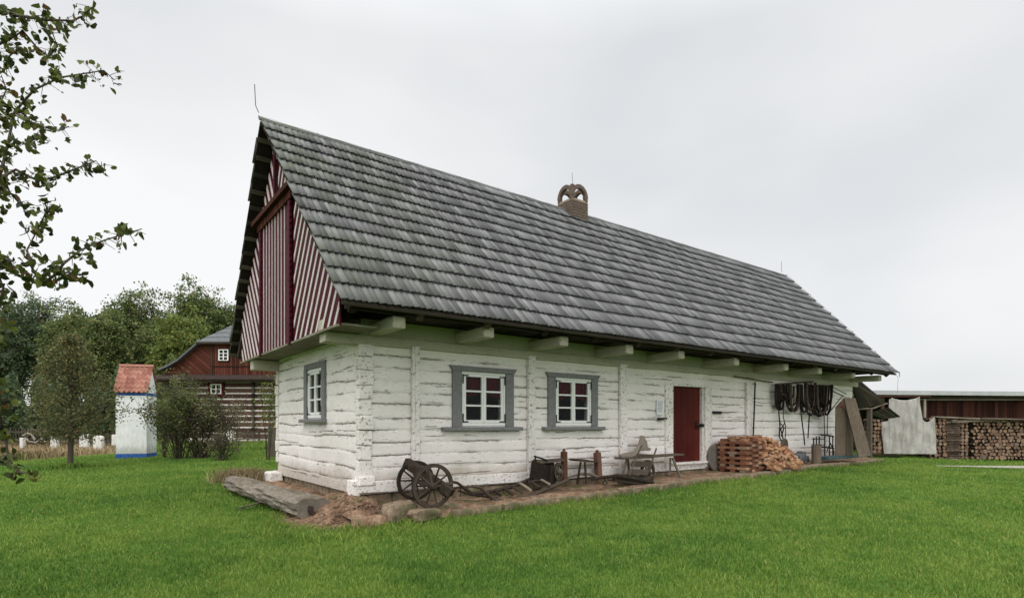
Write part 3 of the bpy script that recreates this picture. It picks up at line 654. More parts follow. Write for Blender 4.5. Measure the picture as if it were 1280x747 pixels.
# windows on the front wall
def window(kind,a,c,z0,z1,fa,fc,sa,sc,cap):
    # mapping: front wall (s->x, outwards -y) or gable (s->y, outwards -x)
    def P(s,o,z): return (s,-o,z) if kind=='f' else (-o,s,z)
    def bx(mb,s0,o0,zz0,s1,o1,zz1,j=0):
        p=P(s0,o0,zz0);q=P(s1,o1,zz1);mb.box(tuple(min(i,k) for i,k in zip(p,q)),tuple(max(i,k) for i,k in zip(p,q)),j=j)
    f=MB()
    bx(f,fa,.0,z0-.02,a-.005,.055,z1+.02,.003);bx(f,c+.005,.0,z0-.02,fc,.055,z1+.02,.003)
    if cap:
        f.poly([Vector(P(fa-.07,.0,z1+.10)),Vector(P(fc+.07,.0,z1+.10)),Vector(P(fc,.0,z1+.0)),Vector(P(fa,.0,z1+.0))],P(0,.075,0) ,1.)
    else: bx(f,fa,.0,z1+.02,fc,.05,z1+.14,.004)
    fr=f.build('window',X['grey_paint'],cot,bevel=.006)
    tagp(fr)
    f=MB();bx(f,sa,-.02,z0-.10,sc,.13,z0-.025,.003);f.build('sill',X['grey_paint'],fr,bevel=.012)
    f=MB();w_=.045
    bx(f,a,-.16,z0,a+w_,.03,z1);bx(f,c-w_,-.16,z0,c,.03,z1);bx(f,a+w_,-.16,z0,c-w_,.03,z0+w_+.01);bx(f,a+w_,-.16,z1-w_,c-w_,.03,z1);f.build('frame',X['white_paint'],fr,bevel=.004)
    f=MB();mid_=(a+c)/2
    for (p,q) in ((a+w_+.004,mid_-.003),(mid_+.003,c-w_-.004)):
        k=.052;bx(f,p,-.03,z0+w_+.014,p+k,.022,z1-w_-.004);bx(f,q-k,-.03,z0+w_+.014,q,.022,z1-w_-.004)
        bx(f,p+k,-.03,z0+w_+.014,q-k,.022,z0+w_+.07);bx(f,p+k,-.03,z1-w_-.055,q-k,.022,z1-w_-.004)
        ih=(z1-w_-.055)-(z0+w_+.07)
        for i in (1,2): zz=z0+w_+.07+ih*i/3;bx(f,p+k,-.025,zz-.018,q-k,.015,zz+.018)
    bx(f,mid_-.02,.022,z0+w_+.03,mid_+.02,.034,z1-w_-.02);f.build('sash',X['white_paint'],fr,bevel=.003)
    f=MB();bx(f,a+w_,-.012,z0+w_,c-w_,-.006,z1-w_);f.build('glass',X['window_glass'],fr)
    f=MB();nn=int((c-a)/.04)
    pts=[Vector(P(a+.02+(c-a-.04)*i/nn,-.045-.012*math.sin(i*1.9),z1-.02)) for i in range(nn+1)]
    lo=[Vector(P(a+.02+(c-a-.04)*i/nn,-.045-.014*math.sin(i*1.9),(z0+z1)/2-.02+.12*abs(math.sin(i/nn*math.pi)) )) for i in range(nn+1)]
    f.add(pts+lo,[(i,i+1,nn+2+i,nn+1+i) for i in range(nn)]);
    if kind=='f': f.build('curtain',X['curtain_red'],fr,recalc=False)
    for (s0,sg) in ((a+.02,1),(c-.02,-1)):
        for (zz,zg) in ((z0+.08,1),(z1-.08,-1)):
            f=MB();p=sorted((s0,s0+sg*.13));bx(f,p[0],.034,zz-.011+.0,p[1],.04,zz+.011);bx(f,s0-.010,.034,min(zz,zz-zg*.0)-.0,s0+.012,.042,zz) if 0 else None
            bx(f,s0-.012,.041,min(zz-.02,zz+zg*.16),s0+.012,.047,max(zz+.02,zz+zg*.16));f.build('hinge',X['iron'],fr)
    return fr
window('f',W1[0],W1[1],W1[2],W1[3],1.86,3.34,1.62,3.53,True)
window('f',W2[0],W2[1],W2[2],W2[3],4.28,5.80,4.12,5.98,True)
window('g',WG[0],WG[1],WG[2],WG[3],1.66,2.98,1.62,3.10,False)
# door
b=MB();b.box((8.28,-.05,.02),(8.59,.03,2.30),j=.004);b.box((9.99,-.055,.05),(10.3,.03,2.30),j=.004);b.box((8.6,-.045,2.25),(9.98,.03,2.33),j=.004)
fr=b.build('door_frame',X['whitewash_rough'],cot,bevel=.008)
b=MB();b.box((8.55,-.02,.0),(10.05,.24,.17),j=.004);b.box((8.5,-.11,.16),(10.1,.25,.21),j=.004);b.build('threshold',X['whitewash_rough'],cot,bevel=.01)
b=MB();x=8.6
b.box((9.93,-.0,.21),(9.985,.16,2.25));b.build('jamb',X['whitewash_rough'],fr)
b=MB()
for i in range(5): b.box((8.6+i*.27,.09,.215),(8.6+(i+1)*.27-.008,.13,2.25))
dr=b.build('door',X['door_red'],cot,bevel=.004)
b=MB();b.box((9.74,.06,1.10),(9.80,.092,1.32));b.tube([(9.77,.05,1.22),(9.77,-.0,1.22),(9.63,-.0,1.21)],.014,6);b.box((9.85,-.03,1.16),(9.97,.03,1.24));b.build('handle',X['iron'],dr)
# things on the wall: plaque and bolt
b=MB();b.box((7.92,-.05,1.48),(8.20,-.036,1.86));pl=b.build('plaque',X['paper']);tagp(pl,'small white information sheet fixed to the wall left of the red door','sign')
b=MB()
for i in range(9): b.box((7.95,-.0535,1.81-i*.033),(8.17-.04*random.random(),-.0505,1.82-i*.033))
b.build('print_lines',X['ink'],pl)
b=MB();b.box((7.94,-.10,1.34),(8.14,-.045,1.40));b.tube([(7.96,-.07,1.37),(8.26,-.08,1.40),(8.3,-.06,1.36)],.016,6);tagp(b.build('iron_latch',X['iron']),'small black iron latch under the white information sheet','latch')
b=MB();b.tube([(10.38,-.05,1.56),(11.25,-.055,1.58)],.011,5);b.box((10.36,-.07,1.53),(10.75,-.03,1.60));tagp(b.build('iron_bolt',X['iron']),'black iron bolt on the white wall right of the door','bolt')
exec_rest=True
# ------------------------------------------------ things by the cottage
def wheel(parent,c,ax,r,ns=10,name='wheel',mat='old_dark_wood',ww=.05):
    c=Vector(c);ax=Vector(ax).normalized();b=MB();b.ring(c,ax,r-.055,r,ww,36)
    wv=b.build(name,X[mat],parent)
    b=MB();b.ring(c,ax,r-.001,r+.008,ww*.8,36);b.build('tyre',X['iron'],wv)
    u=ax.orthogonal().normalized();v=ax.cross(u)
    for k in range(ns):
        t=2*math.pi*k/ns+.2;d=u*math.cos(t)+v*math.sin(t);b=MB();b.beam(c+d*.04,c+d*(r-.05),.03,.022,up=ax,tw=.8);b.build('spoke',X[mat],wv)
    b=MB();b.tube([c-ax*.09,c-ax*.05,c+ax*.05,c+ax*.09],[.04,.065,.065,.04],12);b.build('hub',X[mat],wv)
    return wv
# fore-carriage with two spoked wheels
w1=atd(541,607,9.72);w2=atd(519.5,600,10.28);ax=(w2-w1).normalized();gz=stripz(1.)
t=thing('plough_carriage',(w1.x,w1.y,w1.z-.38),'old two wheeled wooden plough carriage with dark spoked wheels near the cottage corner','plough carriage')
wheel(t,w1,ax,.375);wheel(t,w2,ax,.35)
b=MB();b.beam(w1-ax*.02,w2+ax*.02,.07,.07);b.build('axle',X['old_dark_wood'],t)
b=MB();b.beam(atd(508,577,10.25),atd(565,616,9.75),.13,.17,seg=8,j=.01,tw=.85);b.build('drawbeam',X['old_dark_wood'],t)
b=MB();b.beam(atd(507,578,10.0),atd(531,589,9.8),.05,.05,seg=4,j=.006);b.beam(atd(540,605,9.9),atd(566,603,9.8),.035,.035,seg=4,j=.004);b.build('steering_bar',X['old_dark_wood'],t)
# sledge
zs=lambda u:float(stripz(u))+.03
t=thing('wooden_sledge',(3.6,-.5,zs(3.6)),'long low wooden sledge frame with cross slats lying below the two windows','sledge')
def pl(lst,v0,v1): 
    n=len(lst);return [onv(px,py,v0+(v1-v0)*i/(n-1)) for i,(px,py) in enumerate(lst)]
b=MB();b.tube(pl([(590,607),(601,609),(609,617),(618,624),(632,626),(648,624),(664,619),(680,612),(695,606),(711,599)],-.78,-.62),[.028,.03,.034,.04,.045,.045,.045,.045,.042,.036],7,j=.05);b.build('runner',X['old_dark_wood'],t)
b=MB();b.tube(pl([(562,601),(572,603),(581,610),(590,616),(603,616),(620,613),(640,608),(655,602),(666,597),(682,594)],-.30,-.22),[.026,.028,.032,.036,.04,.04,.04,.04,.038,.03],7,j=.05);b.build('runner',X['old_dark_wood'],t)
for (a,bq) in (((619,614),(626,621)),((630,611),(641,620)),((640,608),(653,618)),((650,604),(664,615)),((660,600),(675,611)),((672,597),(687,607))):
    b=MB();b.beam(onv(a[0],a[1]-1,-.28),onv(bq[0],bq[1]-2,-.72),.06,.025,seg=3,j=.004);b.build('slat',X['plank_grey'] if random.random()<.7 else X['old_dark_wood'],t)
b=MB();b.tube(pl([(573,613),(590,618),(606,620),(622,622)],-.5,-.6),.022,6,j=.1);b.build('crossbar',X['old_dark_wood'],t)
# dark wooden machine with wheel
t=thing('chaff_cutter',(4.6,-.35,zs(4.6)),'dark wooden box shaped farm machine with small spoked wheel and red brown post','farm machine')
def quad_panel(pts,v,th,mat,name,par,nrm=(0,1,0)):
    b=MB();b.poly([onv(px,py,v) for px,py in pts],nrm,th);return b.build(name,X[mat],par,bevel=.004)
quad_panel([(666,575),(691,583),(688,606),(683,606),(681,600),(663,597)],-.42,.035,'old_dark_wood','side_panel',t)
quad_panel([(668,573),(693,578),(691,600),(665,595)],-.12,.03,'old_dark_wood','side_panel',t)
quad_panel([(690,581),(699,586),(694,605),(688,606)],-.46,.05,'old_dark_wood','end_board',t)
b=MB();b.beam(onv(667,594,-.27),onv(689,600,-.27),.28,.03);b.build('bottom_board',X['old_dark_wood'],t)
wheel(t,onv(698,589,-.56),(-.35,.94,0),.19,6)
b=MB();b.beam(onv(705.5,601,-.20),onv(705,564,-.20),.11,.11,up=(0,1,0));q=onv(705,564,-.2);b.tube([q,q+Vector((0,0,.03))],[.055,.05],4);b.tube([q,q+Vector((0,0,.05)),q+Vector((0,0,.07))],[.03,.03,.012],8);b.build('post',X['red_post'],t,bevel=.008)
b=MB();b.beam(onv(667,577,-.25),onv(704,574,-.2),.12,.07,seg=5,j=.006);b.build('top_rail',X['plank_grey'],t)
b=MB();b.tube([onv(668,570,-.35),onv(676,572,-.32),onv(684,575,-.3)],.02,6);b.tube([onv(669,569,-.35),onv(670,577,-.33)],.016,6);b.build('crank',X['iron'],t)
# stool with post
t=thing('shaving_stool',(5.3,-.3,zs(5.3)),'low plank stool joined to a red brown post with knob','stool')
b=MB();b.poly([onv(720,574,-.42),onv(724,573,-.44),onv(734,574,-.42),onv(749,576.5,-.3),onv(749,578,-.3),onv(733,577,-.42),onv(723,576,-.44)],(0,.26,0),1.);b.build('seat',X['old_dark_wood'],t,bevel=.004)
for a,c,v in (((726,577),(721.5,605),-.40),((731,577),(733,604),-.40)): 
    b=MB();b.beam(onv(*a,v),onv(*c,v),.035,.035);b.build('leg',X['old_dark_wood'],t)
b=MB();b.beam(onv(748.5,600,-.2),onv(746.5,565,-.2),.13,.13,up=(0,1,0));q=onv(746.5,565,-.2);b.tube([q,q+Vector((0,0,.04)),q+Vector((0,0,.065))],[.04,.04,.012],8);b.build('post',X['red_post'],t,bevel=.008)
# crooked branch lying
b=MB();b.tube([onv(709,596,-.25),onv(716,594.5,-.3),onv(726,592,-.32),onv(737,592,-.34),onv(745,595,-.4),onv(752,598,-.45)],[.02,.03,.035,.035,.035,.025],7,j=.1);tagp(b.build('crooked_pole',X['grey_wood']),'crooked grey pole lying on the ground behind the stool legs','pole')
# bench
t=thing('plank_bench',(7.2,-.35,zs(7.2)),'long plank bench with splayed legs left of the red door','bench')
p=onv(773.5,572.5,-.36);q=onv(849.5,570.5,-.30);q.z=p.z+.02;b=MB();b.beam(p,q,.30,.05,seg=8,j=.004);b.build('seat',X['plank_grey'],t,bevel=.006)
for (a,c,va,vc) in (((784,574),(774,601),-.42,-.48),((785,574),(787,598),-.26,-.16),((838,572),(837.5,597.5),-.24,-.12),((841,572),(852,600),-.38,-.45)):
    b=MB();b.beam(onv(*a,va),onv(*c,vc),.05,.05,tw=.8);b.build('leg',X['grey_wood'],t)
# weathered carved board lying over the bench
t=thing('weathered_seat_board',tuple(onv(790,572,-.35)),'weathered grey curved wooden seat board resting on the plank bench','seat board')
quad_panel([(775,568),(781,566),(793,563.5),(799,556),(802,545),(804.5,544),(806,549),(803,560),(797,568),(789,571),(777,571)],-.34,.05,'grey_wood','side_board',t)
quad_panel([(802,544),(805,545),(809,551),(810,558),(814,560),(813,563),(805,563),(800,561)],-.27,.05,'grey_wood','back_board',t)
# wheelbarrow
t=thing('wheelbarrow',(6.9,-.85,zs(6.9)),'old dark wooden wheelbarrow with slatted back and spoked wheel in front of the bench','wheelbarrow')
b=MB();b.tube([onv(740,599,-.95),onv(752,596.5,-.95),onv(770,594.5,-.92),onv(790,598,-.92),onv(816,603,-.9)],[.022,.03,.045,.045,.04],7,j=.05);b.build('handle_beam',X['old_dark_wood'],t)
b=MB();b.tube([onv(760,599,-.7),onv(776,598,-.7),onv(795,597,-.68),onv(815,594,-.66)],[.03,.04,.045,.04],7,j=.05);b.build('handle_beam',X['old_dark_wood'],t)
for k,(a,c) in enumerate((((766,596),(779,598.5)),((778,595),(790,599.5)),((789,596),(800,600)))):
    b=MB();b.beam(onv(*a,-.92),onv(*c,-.70),.10,.03);b.build('bed_board',X['old_dark_wood'],t)
for (a,c,v0,h_) in (((767,598.5),(817,603.5),-.86,.10),((771,594.5),(812,598),-.72,.09),((772,601),(800,603.5),-.80,.08)):
    b=MB();b.beam(onv(*a,v0),onv(*c,v0),.07,h_,seg=6,j=.012);b.build('side_board',X['old_dark_wood'],t)
wheel(t,onv(809.5,590.5,-.66),(-.15,.98,0),.30,8)
b=MB();b.tube([onv(786.5,594,-.86),onv(793,577,-.80),onv(802.5,556,-.74)],.022,6);b.build('stile',X['old_dark_wood'],t)
b=MB();b.tube([onv(809,594,-.70),onv(815,577,-.66),onv(820.5,560,-.62)],.022,6);b.build('stile',X['old_dark_wood'],t)
for (y0,y1,x0,x1) in ((567,572,798,817),(576,583,792,814),(586,593,788,811)):
    quad_panel([(x0-1,y0-.5),(x1+1,y0+.5),(x1-1,y1+.5),(x0-3,y1)],-.80,.03,'old_dark_wood','slat',t)
b=MB();b.ring(onv(756.5,603,-.9),(.2,1,0),.035,.06,.03,14);b.tube([onv(756,598,-.9),onv(756,601,-.9)],.02,6);b.build('leg',X['old_dark_wood'],t)
# edging stones
st=[]
random.seed(4)
def rock(name,c,sz,mat,seed,label,cat,group=None,sub=4,rough=.16,rz=0):
    import bmesh
    bm=bmesh.new();bmesh.ops.create_cube(bm,size=2);bmesh.ops.subdivide_edges(bm,edges=bm.edges,cuts=sub,use_grid_fill=True)
    r=random.Random(seed);ph=[(r.uniform(1,3),r.uniform(1,3),r.uniform(1,3),r.random()*6) for _ in range(5)]
    for v in bm.verts:
        p=v.co;k=max(abs(p.x),abs(p.y),abs(p.z));ln=p.length;q=p*( (1/ln)*.42+.62 )
        d=sum(math.sin(p.x*a+p.y*b_+p.z*c_+e) for a,b_,c_,e in ph)/5
        q=q*(1+rough*d+r.uniform(-.03,.03));v.co=Vector((q.x*sz[0]/2,q.y*sz[1]/2,q.z*sz[2]/2))
    me=bpy.data.meshes.new(name);bm.to_mesh(me);bm.free();o=bpy.data.objects.new(name,me);COL.objects.link(o);me.materials.append(X[mat])
    o.location=c;o.rotation_euler=(r.uniform(-.06,.06),r.uniform(-.06,.06),rz);me.polygons.foreach_set('use_smooth',[True]*len(me.polygons))
    mo=o.modifiers.new('e','EDGE_SPLIT');mo.split_angle=R(32)
    return tagp(o,label,cat,group)
u=1.25;k=0
while u<20.3:
    ln=random.uniform(.38,.85);um=u+ln/2
    rock('edging_stone',(um,float(edge(um))+.06,g(um,float(edge(um)))+.03),(ln,.24,.20+random.uniform(0,.05)),'sandstone',k,'flat sandstone edging stone in the row between the lawn and the earth strip','stone','edging stones along the earth strip',rz=math.atan2(float(edge(um+.3)-edge(um-.3)),.6));u+=ln+.02;k+=1
rock('sandstone_boulder',(.38,-.80,-.22),(.62,.34,.30),'sandstone',71,'pointed pale brown sandstone boulder right of the cottage corner','stone',rough=.25,rz=.3)
rock('sandstone_slab',(.72,-1.02,-.27),(.55,.30,.18),'sandstone',72,'flat pale sandstone block in front of the left cart wheel','stone',rough=.2,rz=.15)
rock('paving_slab',(1.15,-.62,-.245),(.9,.55,.07),'sandstone',74,'thin flat stone slab under the plough carriage wheels','stone',rough=.08)
def debris(name,n,fx_,mat,s0,s1,label):
    VS=[];FS=[];RN=[];r=np.random.RandomState(hash(name)%1000 if 0 else len(name));tet=np.array([[1,0,-.3],[-.5,.8,-.3],[-.6,-.8,-.3],[.1,.1,.6],[.5,-.7,.1]])
    for i in range(n):
        x,y,z=fx_(r);sc=r.uniform(s0,s1)*(1 if r.rand()<.9 else 2);A=tet*(1+.4*r.randn(5,1)*.5)@np.array([[math.cos(i),math.sin(i),0],[-math.sin(i),math.cos(i),0],[0,0,1]])*sc
        b=len(VS);VS+=[(x+a[0],y+a[1],z+a[2]*.7) for a in A];FS+=[(b,b+1,b+3),(b+1,b+2,b+3),(b+2,b+4,b+3),(b+4,b,b+3)];RN+=[r.rand()]*5
    tagp(npmesh(name,VS,FS,X[mat],attrs={'rnd':RN}),label,'debris',kind='stuff')
def onstrip(r):
    x=r.rand()*20.6-.3;y=float(edge(x))+.05+r.rand()*(-float(edge(x))-.1);return x,y,float(stripz(x))+.03*(1+y)
def onbank(r):
    x=-.3+r.randn()*.5;y=-.3+r.randn()*.5
    if x>0 and y>-.05: y=-.1-r.rand()*.6
    return x,y,g(x,y)+float(bankh(x,y))*.95-.02
debris('gravel_bits',2600,onstrip,'sandstone',.008,.022,'small stones and gravel scattered over the bare earth strip')
debris('earth_clods',1500,onbank,'bare_earth',.012,.035,'crumbs of reddish earth and stones on the bank at the cottage corner')
# big hewn log by the gable
P0=onz=None
A=Vector((-.78,.02,-.16));B=Vector((-1.20,4.0,-.03))
t=thing('hewn_log',((A+B)/2+Vector((0,0,-.2))),'long weathered grey hewn log lying along the gable wall','log')
d=(B-A);Ld=d.length;d.normalize();sx=Vector((d.y,-d.x,0)).normalized()
VS=[];FS=[];nS=70;nC=26;gro=[]
prof=[]
for k in range(nC):
    a=2*math.pi*k/nC;px_,pz_=math.cos(a),math.sin(a)
    r1=1/ (abs(px_)**3.8+abs(pz_)**3.8)**(1/3.8);prof.append((px_*r1*.30,pz_*r1*.145))
for i in range(nS+1):
    tt=i/nS;c=A+d*Ld*tt;k1=1-.18*tt
    for k,(px_,pz_) in enumerate(prof):
        nse=1+.06*math.sin(k*1.7+tt*9)+.05*math.sin(k*3.1-tt*23)+.04*math.sin(k*5.3+tt*3)+random.uniform(-.02,.02)
        if k in(5,6): nse-=.05
        VS.append(c+sx*px_*k1*nse+Vector((0,0,1))*pz_*k1*nse*(1+(.15 if px_<0 else 0)));
for i in range(nS):
    for k in range(nC): FS.append((i*nC+k,i*nC+(k+1)%nC,(i+1)*nC+(k+1)%nC,(i+1)*nC+k))
b=MB();b.add(VS,FS+[tuple(range(nC))[::-1],tuple(nS*nC+k for k in range(nC))]);b.build('trunk',X['log_grey'],t)
b=MB();c=A-d*.03;b.ring(c+sx*.05+Vector((0,0,.02)),d,.10,.17,.10,18,ey=.8,a0=R(60),a1=R(240));b.build('broken_end',X['old_dark_wood'],t)
b=MB();b.beam((-1.62,1.55,-.27),(-.72,2.1,-.20),.05,.025,seg=3,j=.004);tagp(b.build('thin_batten',X['plank_grey']),'thin pale batten sticking out under the hewn log onto the grass','batten')
# brick pile: neat columns to the left, a loose heap sliding down to the right
bm_=MB();bm_.box((-.14,-.07,-.033),(.14,.07,.033));proto=bm_.build('brick',X['brick_red'],bevel=.005)
tagp(proto,'red brown brick in the neat left part of the brick stack','brick','bricks stacked beside the door');first=[True]
half=MB();half.box((-.085,-.065,-.032),(.085,.065,.032),j=.008);hp=half.build('brick_piece',X['brick_tan'],bevel=.005);tagp(hp,'orange broken brick piece in the loose right part of the brick stack','brick piece','broken bricks heaped at the right of the stack');fh=[True]
def putbrick(loc,rot,whole=True):
    fl=first if whole else fh;o=(proto if whole else hp)
    if not fl[0]: o=copyobj(o)
    fl[0]=False;o.location=loc;o.rotation_euler=rot
random.seed(9)
zb=-.10
for layer in range(14):
    for cv in range(3):
        for cu in range(3):
            if layer>12 and (cv!=1 or cu>0): continue
            if layer==12 and cu==2: continue
            z=zb+.036+layer*.069;v=-.98+cv*.30+random.uniform(-.012,.012);u=10.42+cu*.30+random.uniform(-.015,.015)
            if cv==0: u+=.0
            if (layer+cu)%2==0: putbrick((u,v,z),(0,0,random.uniform(-.05,.05)))
            else:
                putbrick((u-.072,v,z),(0,0,math.pi/2+random.uniform(-.04,.04)));
                if cu==0 or cv==0: putbrick((u+.074,v,z),(0,0,math.pi/2+random.uniform(-.04,.04)))
for i in range(290):
    uu=random.random()**.95*1.95;u=11.1+uu;H=.90*(1-(uu/2.1)**2.0)
    if i%4: # front face of the heap
        zz=H*random.random()**.9;vv=-1.02-.14*(1-zz/.9)+random.uniform(-.03,.06)
    else: # its top
        zz=H+random.uniform(-.03,.02);vv=-1.0+random.random()*.6
    putbrick((u,vv,zb+.03+max(0,zz)),(random.gauss(0,.22),random.gauss(0,.25),random.choice((0,0,1.57,.7,2.4))+random.gauss(0,.2)),False)
b=MB();b.box((11.1,-.99,zb-.05),(11.7,-.35,.66),j=.02);b.box((11.7,-.99,zb-.05),(12.3,-.37,.46),j=.02);b.box((12.3,-.99,zb-.05),(12.75,-.4,.2),j=.02);tagp(b.build('brick_rubble',X['brick_old']),'brick rubble filling the middle of the stack behind the front bricks','rubble',kind='stuff')
b=MB();b.ring((10.42,-.14,.30),(.1,1,0),.0,.40,.09,26);tagp(b.build('grindstone',X['stone_dark'],bevel=.01),'round grey stone disc half hidden behind the left side of the brick stack','grindstone')
b=MB();q=onv(977,556,-.2);b.ring((13.75,-.28,.42),(-.25,1,.1),.0,.36,.10,26);tagp(b.build('millstone',X['case_wood'],bevel=.01),'round dark disc leaning on the wall right of the brick stack','disc')
# long rod and short rail on the wall
b=MB();b.tube([onv(944,477,-.12),onv(943,510,-.13),onv(941.5,547,-.16)],.022,6);tagp(b.build('long_iron_rod',X['iron']),'long dark rod leaning upright on the white wall above the bricks','rod')
b=MB();b.beam(onv(918,470,-.10),onv(966,477.5,-.10),.03,.03);tagp(b.build('short_wall_rail',X['old_dark_wood']),'thin dark rail under the eaves above the brick stack','rail')
# harness
b=MB();b.beam(onv(970,480,-.10),onv(1016,476.5,-.12),.05,.05);b.beam(onv(1012,481,-.12),onv(1041,482,-.12),.05,.05);hr=b.build('hanging_rail',X['old_dark_wood']);tagp(hr,'dark wooden rail on the wall that carries the harnesses','rail')
def loopstrap(mb,x0,x1,yt,yb,v,rad,wob=1.,n=14,fl=.45):
    pts=[]
    for i in range(n+1):
        tt=i/n;a=math.pi*tt;x=x0+(x1-x0)*(.5-.5*math.cos(a));y=yt+(yb-yt)*math.sin(a)**.55
        pts.append(onv(x+random.uniform(-.35,.35)*wob,y+random.uniform(-.4,.4)*wob,v+random.uniform(-.03,.03)))
    mb.tube(pts,rad,6,flat=fl)
random.seed(31)
def harness(name,label,loops,v,extra=[]):
    root=thing(name,tuple(onv(loops[0][0],loops[0][3],v)),label,'harness','horse harnesses hung on the white wall')
    for k,(x0,x1,yt,yb,rad) in enumerate(loops):
        b=MB();loopstrap(b,x0,x1,yt,yb,v-.02*(k%4),rad);b.build('strap',X['leather_brown'] if k%5==3 else X['leather'],root)
    for e in extra:
        b=MB();b.tube([onv(x,y,v-.03) for x,y in e],.022,6,flat=.5);b.build('hanging_strap',X['leather'],root)
harness('collar_harness','wide black leather collar harness hanging leftmost above the brick stack',[(970,977,481,508,.06),(971,979,480,503,.055),(973,980,481,512,.045),(976,984,481,494,.04),(969,976,482,511,.04),(979,987,480,490,.035)],-.16,
  [[(973,508),(974.5,525),(975,532),(974,545),(977,551)],[(980,495),(979,520),(982,532),(982,545),(980,552)],[(975,528),(980,534),(977,545)],[(981,528),(976,536),(979,548)]])
harness('long_loop_harness','black leather strap harness hanging in a long narrow loop, second from the left',[(982,998,481,513,.05),(984,997,480,507,.05),(980,992,482,500,.03),(988,999,480,514,.045),(983,993,482,510,.026)],-.18)
harness('double_loop_harness','black leather harness with two deep loops and two straight trailing straps',[(1000,1011,480,515,.05),(1002,1010,480,508,.045),(1006,1020,478,518,.05),(1009,1018,478,512,.05),(1007,1014,478,505,.04)],-.2,
  [[(1001,512),(1003,530),(1005,545),(1006,556)],[(1012,515),(1011,530),(1010,547)]])
harness('bundled_harness','thick tangled bundle of black leather straps hanging rightmost near the leaning boards',[(1014,1026,481,518,.055),(1017,1030,481,519,.055),(1019,1032,482,514,.05),(1022,1034,481,517,.05),(1025,1036,481,510,.05),(1028,1039,481,518,.045),(1016,1036,482,520,.03),(1024,1040,480,506,.045)],-.2,
  [[(1030,515),(1030.5,530),(1031,545)],[(1035,510),(1034.5,525),(1034,543)]])
b=MB();b.tube([onv(1038,487,-.15),onv(1046,491,-.3),onv(1055,495,-.5)],.018,5);b.tube([onv(1040,483,-.15),onv(1050,488,-.3),onv(1058,492,-.4)],.014,5);b.tube([onv(1054,494,-.5),onv(1046,503,-.4),onv(1036,516,-.2)],.016,5);tagp(b.build('bent_iron_rods',X['iron']),'thin bent iron rods between the harnesses and the tall wooden case','iron rods')
# stump, stones, iron frame, tray
q=onv(1012,573,-.55)
b=MB();b.tube([(14.95,-.72,-.10),(14.95,-.72,.2),(14.95,-.72,.56)],[.15,.14,.15],14,j=.04);tagp(b.build('wood_stump',X['case_wood']),'upright short wooden stump between brick pile and iron frame','stump')
for k,(px,py,s_) in enumerate(((998,571,.34),(1005,573,.3),(993,574,.28),(1002,567,.25))):
    p=onv(px,py,-.35);rock('dark_field_stone',(p.x,p.y,max(p.z,-.02)),(s_,s_*.8,s_*.7),'dark_slate',90+k,'dark rounded field stone in the small heap left of the wooden stump','stone','dark stones left of the stump')
t=thing('iron_grille',tuple(onv(1028,572,-.5)),'black iron grille frame standing on the strip left of the tall wooden case','iron grille')
b=MB()
for x in (1017,1020.5,1024,1031,1037,1041): b.tube([onv(x,546+random.uniform(-2,1),-.5),onv(x,572,-.5)],.022,5)
for y in (548,555,562): b.tube([onv(1015,y,-.52),onv(1030,y+.6,-.52)],.014,5)
for y in (545,560): b.tube([onv(1026,y-2,-.48),onv(1036,y-1,-.48),onv(1042,y,-.48)],.03,5)
b.build('bars',X['iron'],t)
b=MB();b.tube([onv(1034,563,-.5),onv(1038,553,-.5),onv(1042,563,-.5),onv(1042,572,-.5)],.02,5);b.build('arch',X['iron'],t)
b=MB();p=onv(1030,572.5,-.75);q=onv(1067,572,-.70);q.z=p.z;b.box((p.x,-.9,p.z-.04),(q.x,-.45,p.z+.05));b.box((p.x+.06,-.84,p.z+.05),(q.x-.06,-.5,p.z+.055));tagp(b.build('metal_tray',X['teal_paint'],bevel=.01),'long flat dark teal metal tray below the tall wooden case','tray')
# tall wooden case and leaning board
t=thing('wooden_case',tuple(onv(1055,570,-.6)),'tall open brown wooden case standing at the right end of the wall','wooden case')
def dpoly(pts,dep,th,name,mat,par,bev=.006):
    b=MB();b.poly([atd(px,py,d_) for (px,py),d_ in zip(pts,dep)],Vector((.598,.80,0)),th);return b.build(name,X[mat],par,bevel=bev)
dpoly([(1045,508),(1058,511),(1058,569),(1044,569)],[19.4,19.3,19.3,19.4],.04,'front_board','case_wood',t)
dpoly([(1058.3,500),(1065,512),(1066,569),(1058.3,569)],[19.25,19.5,19.5,19.25],.04,'side_board','case_wood',t)
dpoly([(1045,508),(1055,498),(1058,511)],[19.5,19.6,19.5],.04,'top_board','red_post',t)
t2=thing('leaning_plank',tuple(atd(1078,570,19.1)),'broad brown plank leaning against the tall wooden case','plank')
dpoly([(1055,497),(1069.5,497),(1088.5,566),(1073,569)],[19.2,19.25,18.95,18.9],.06,'board','case_wood',t2)
dpoly([(1073,568.3),(1088.5,565.8),(1088.5,569),(1073,572)],[18.86,18.9,18.9,18.86],.06,'end_grain','plank_grey',t2)
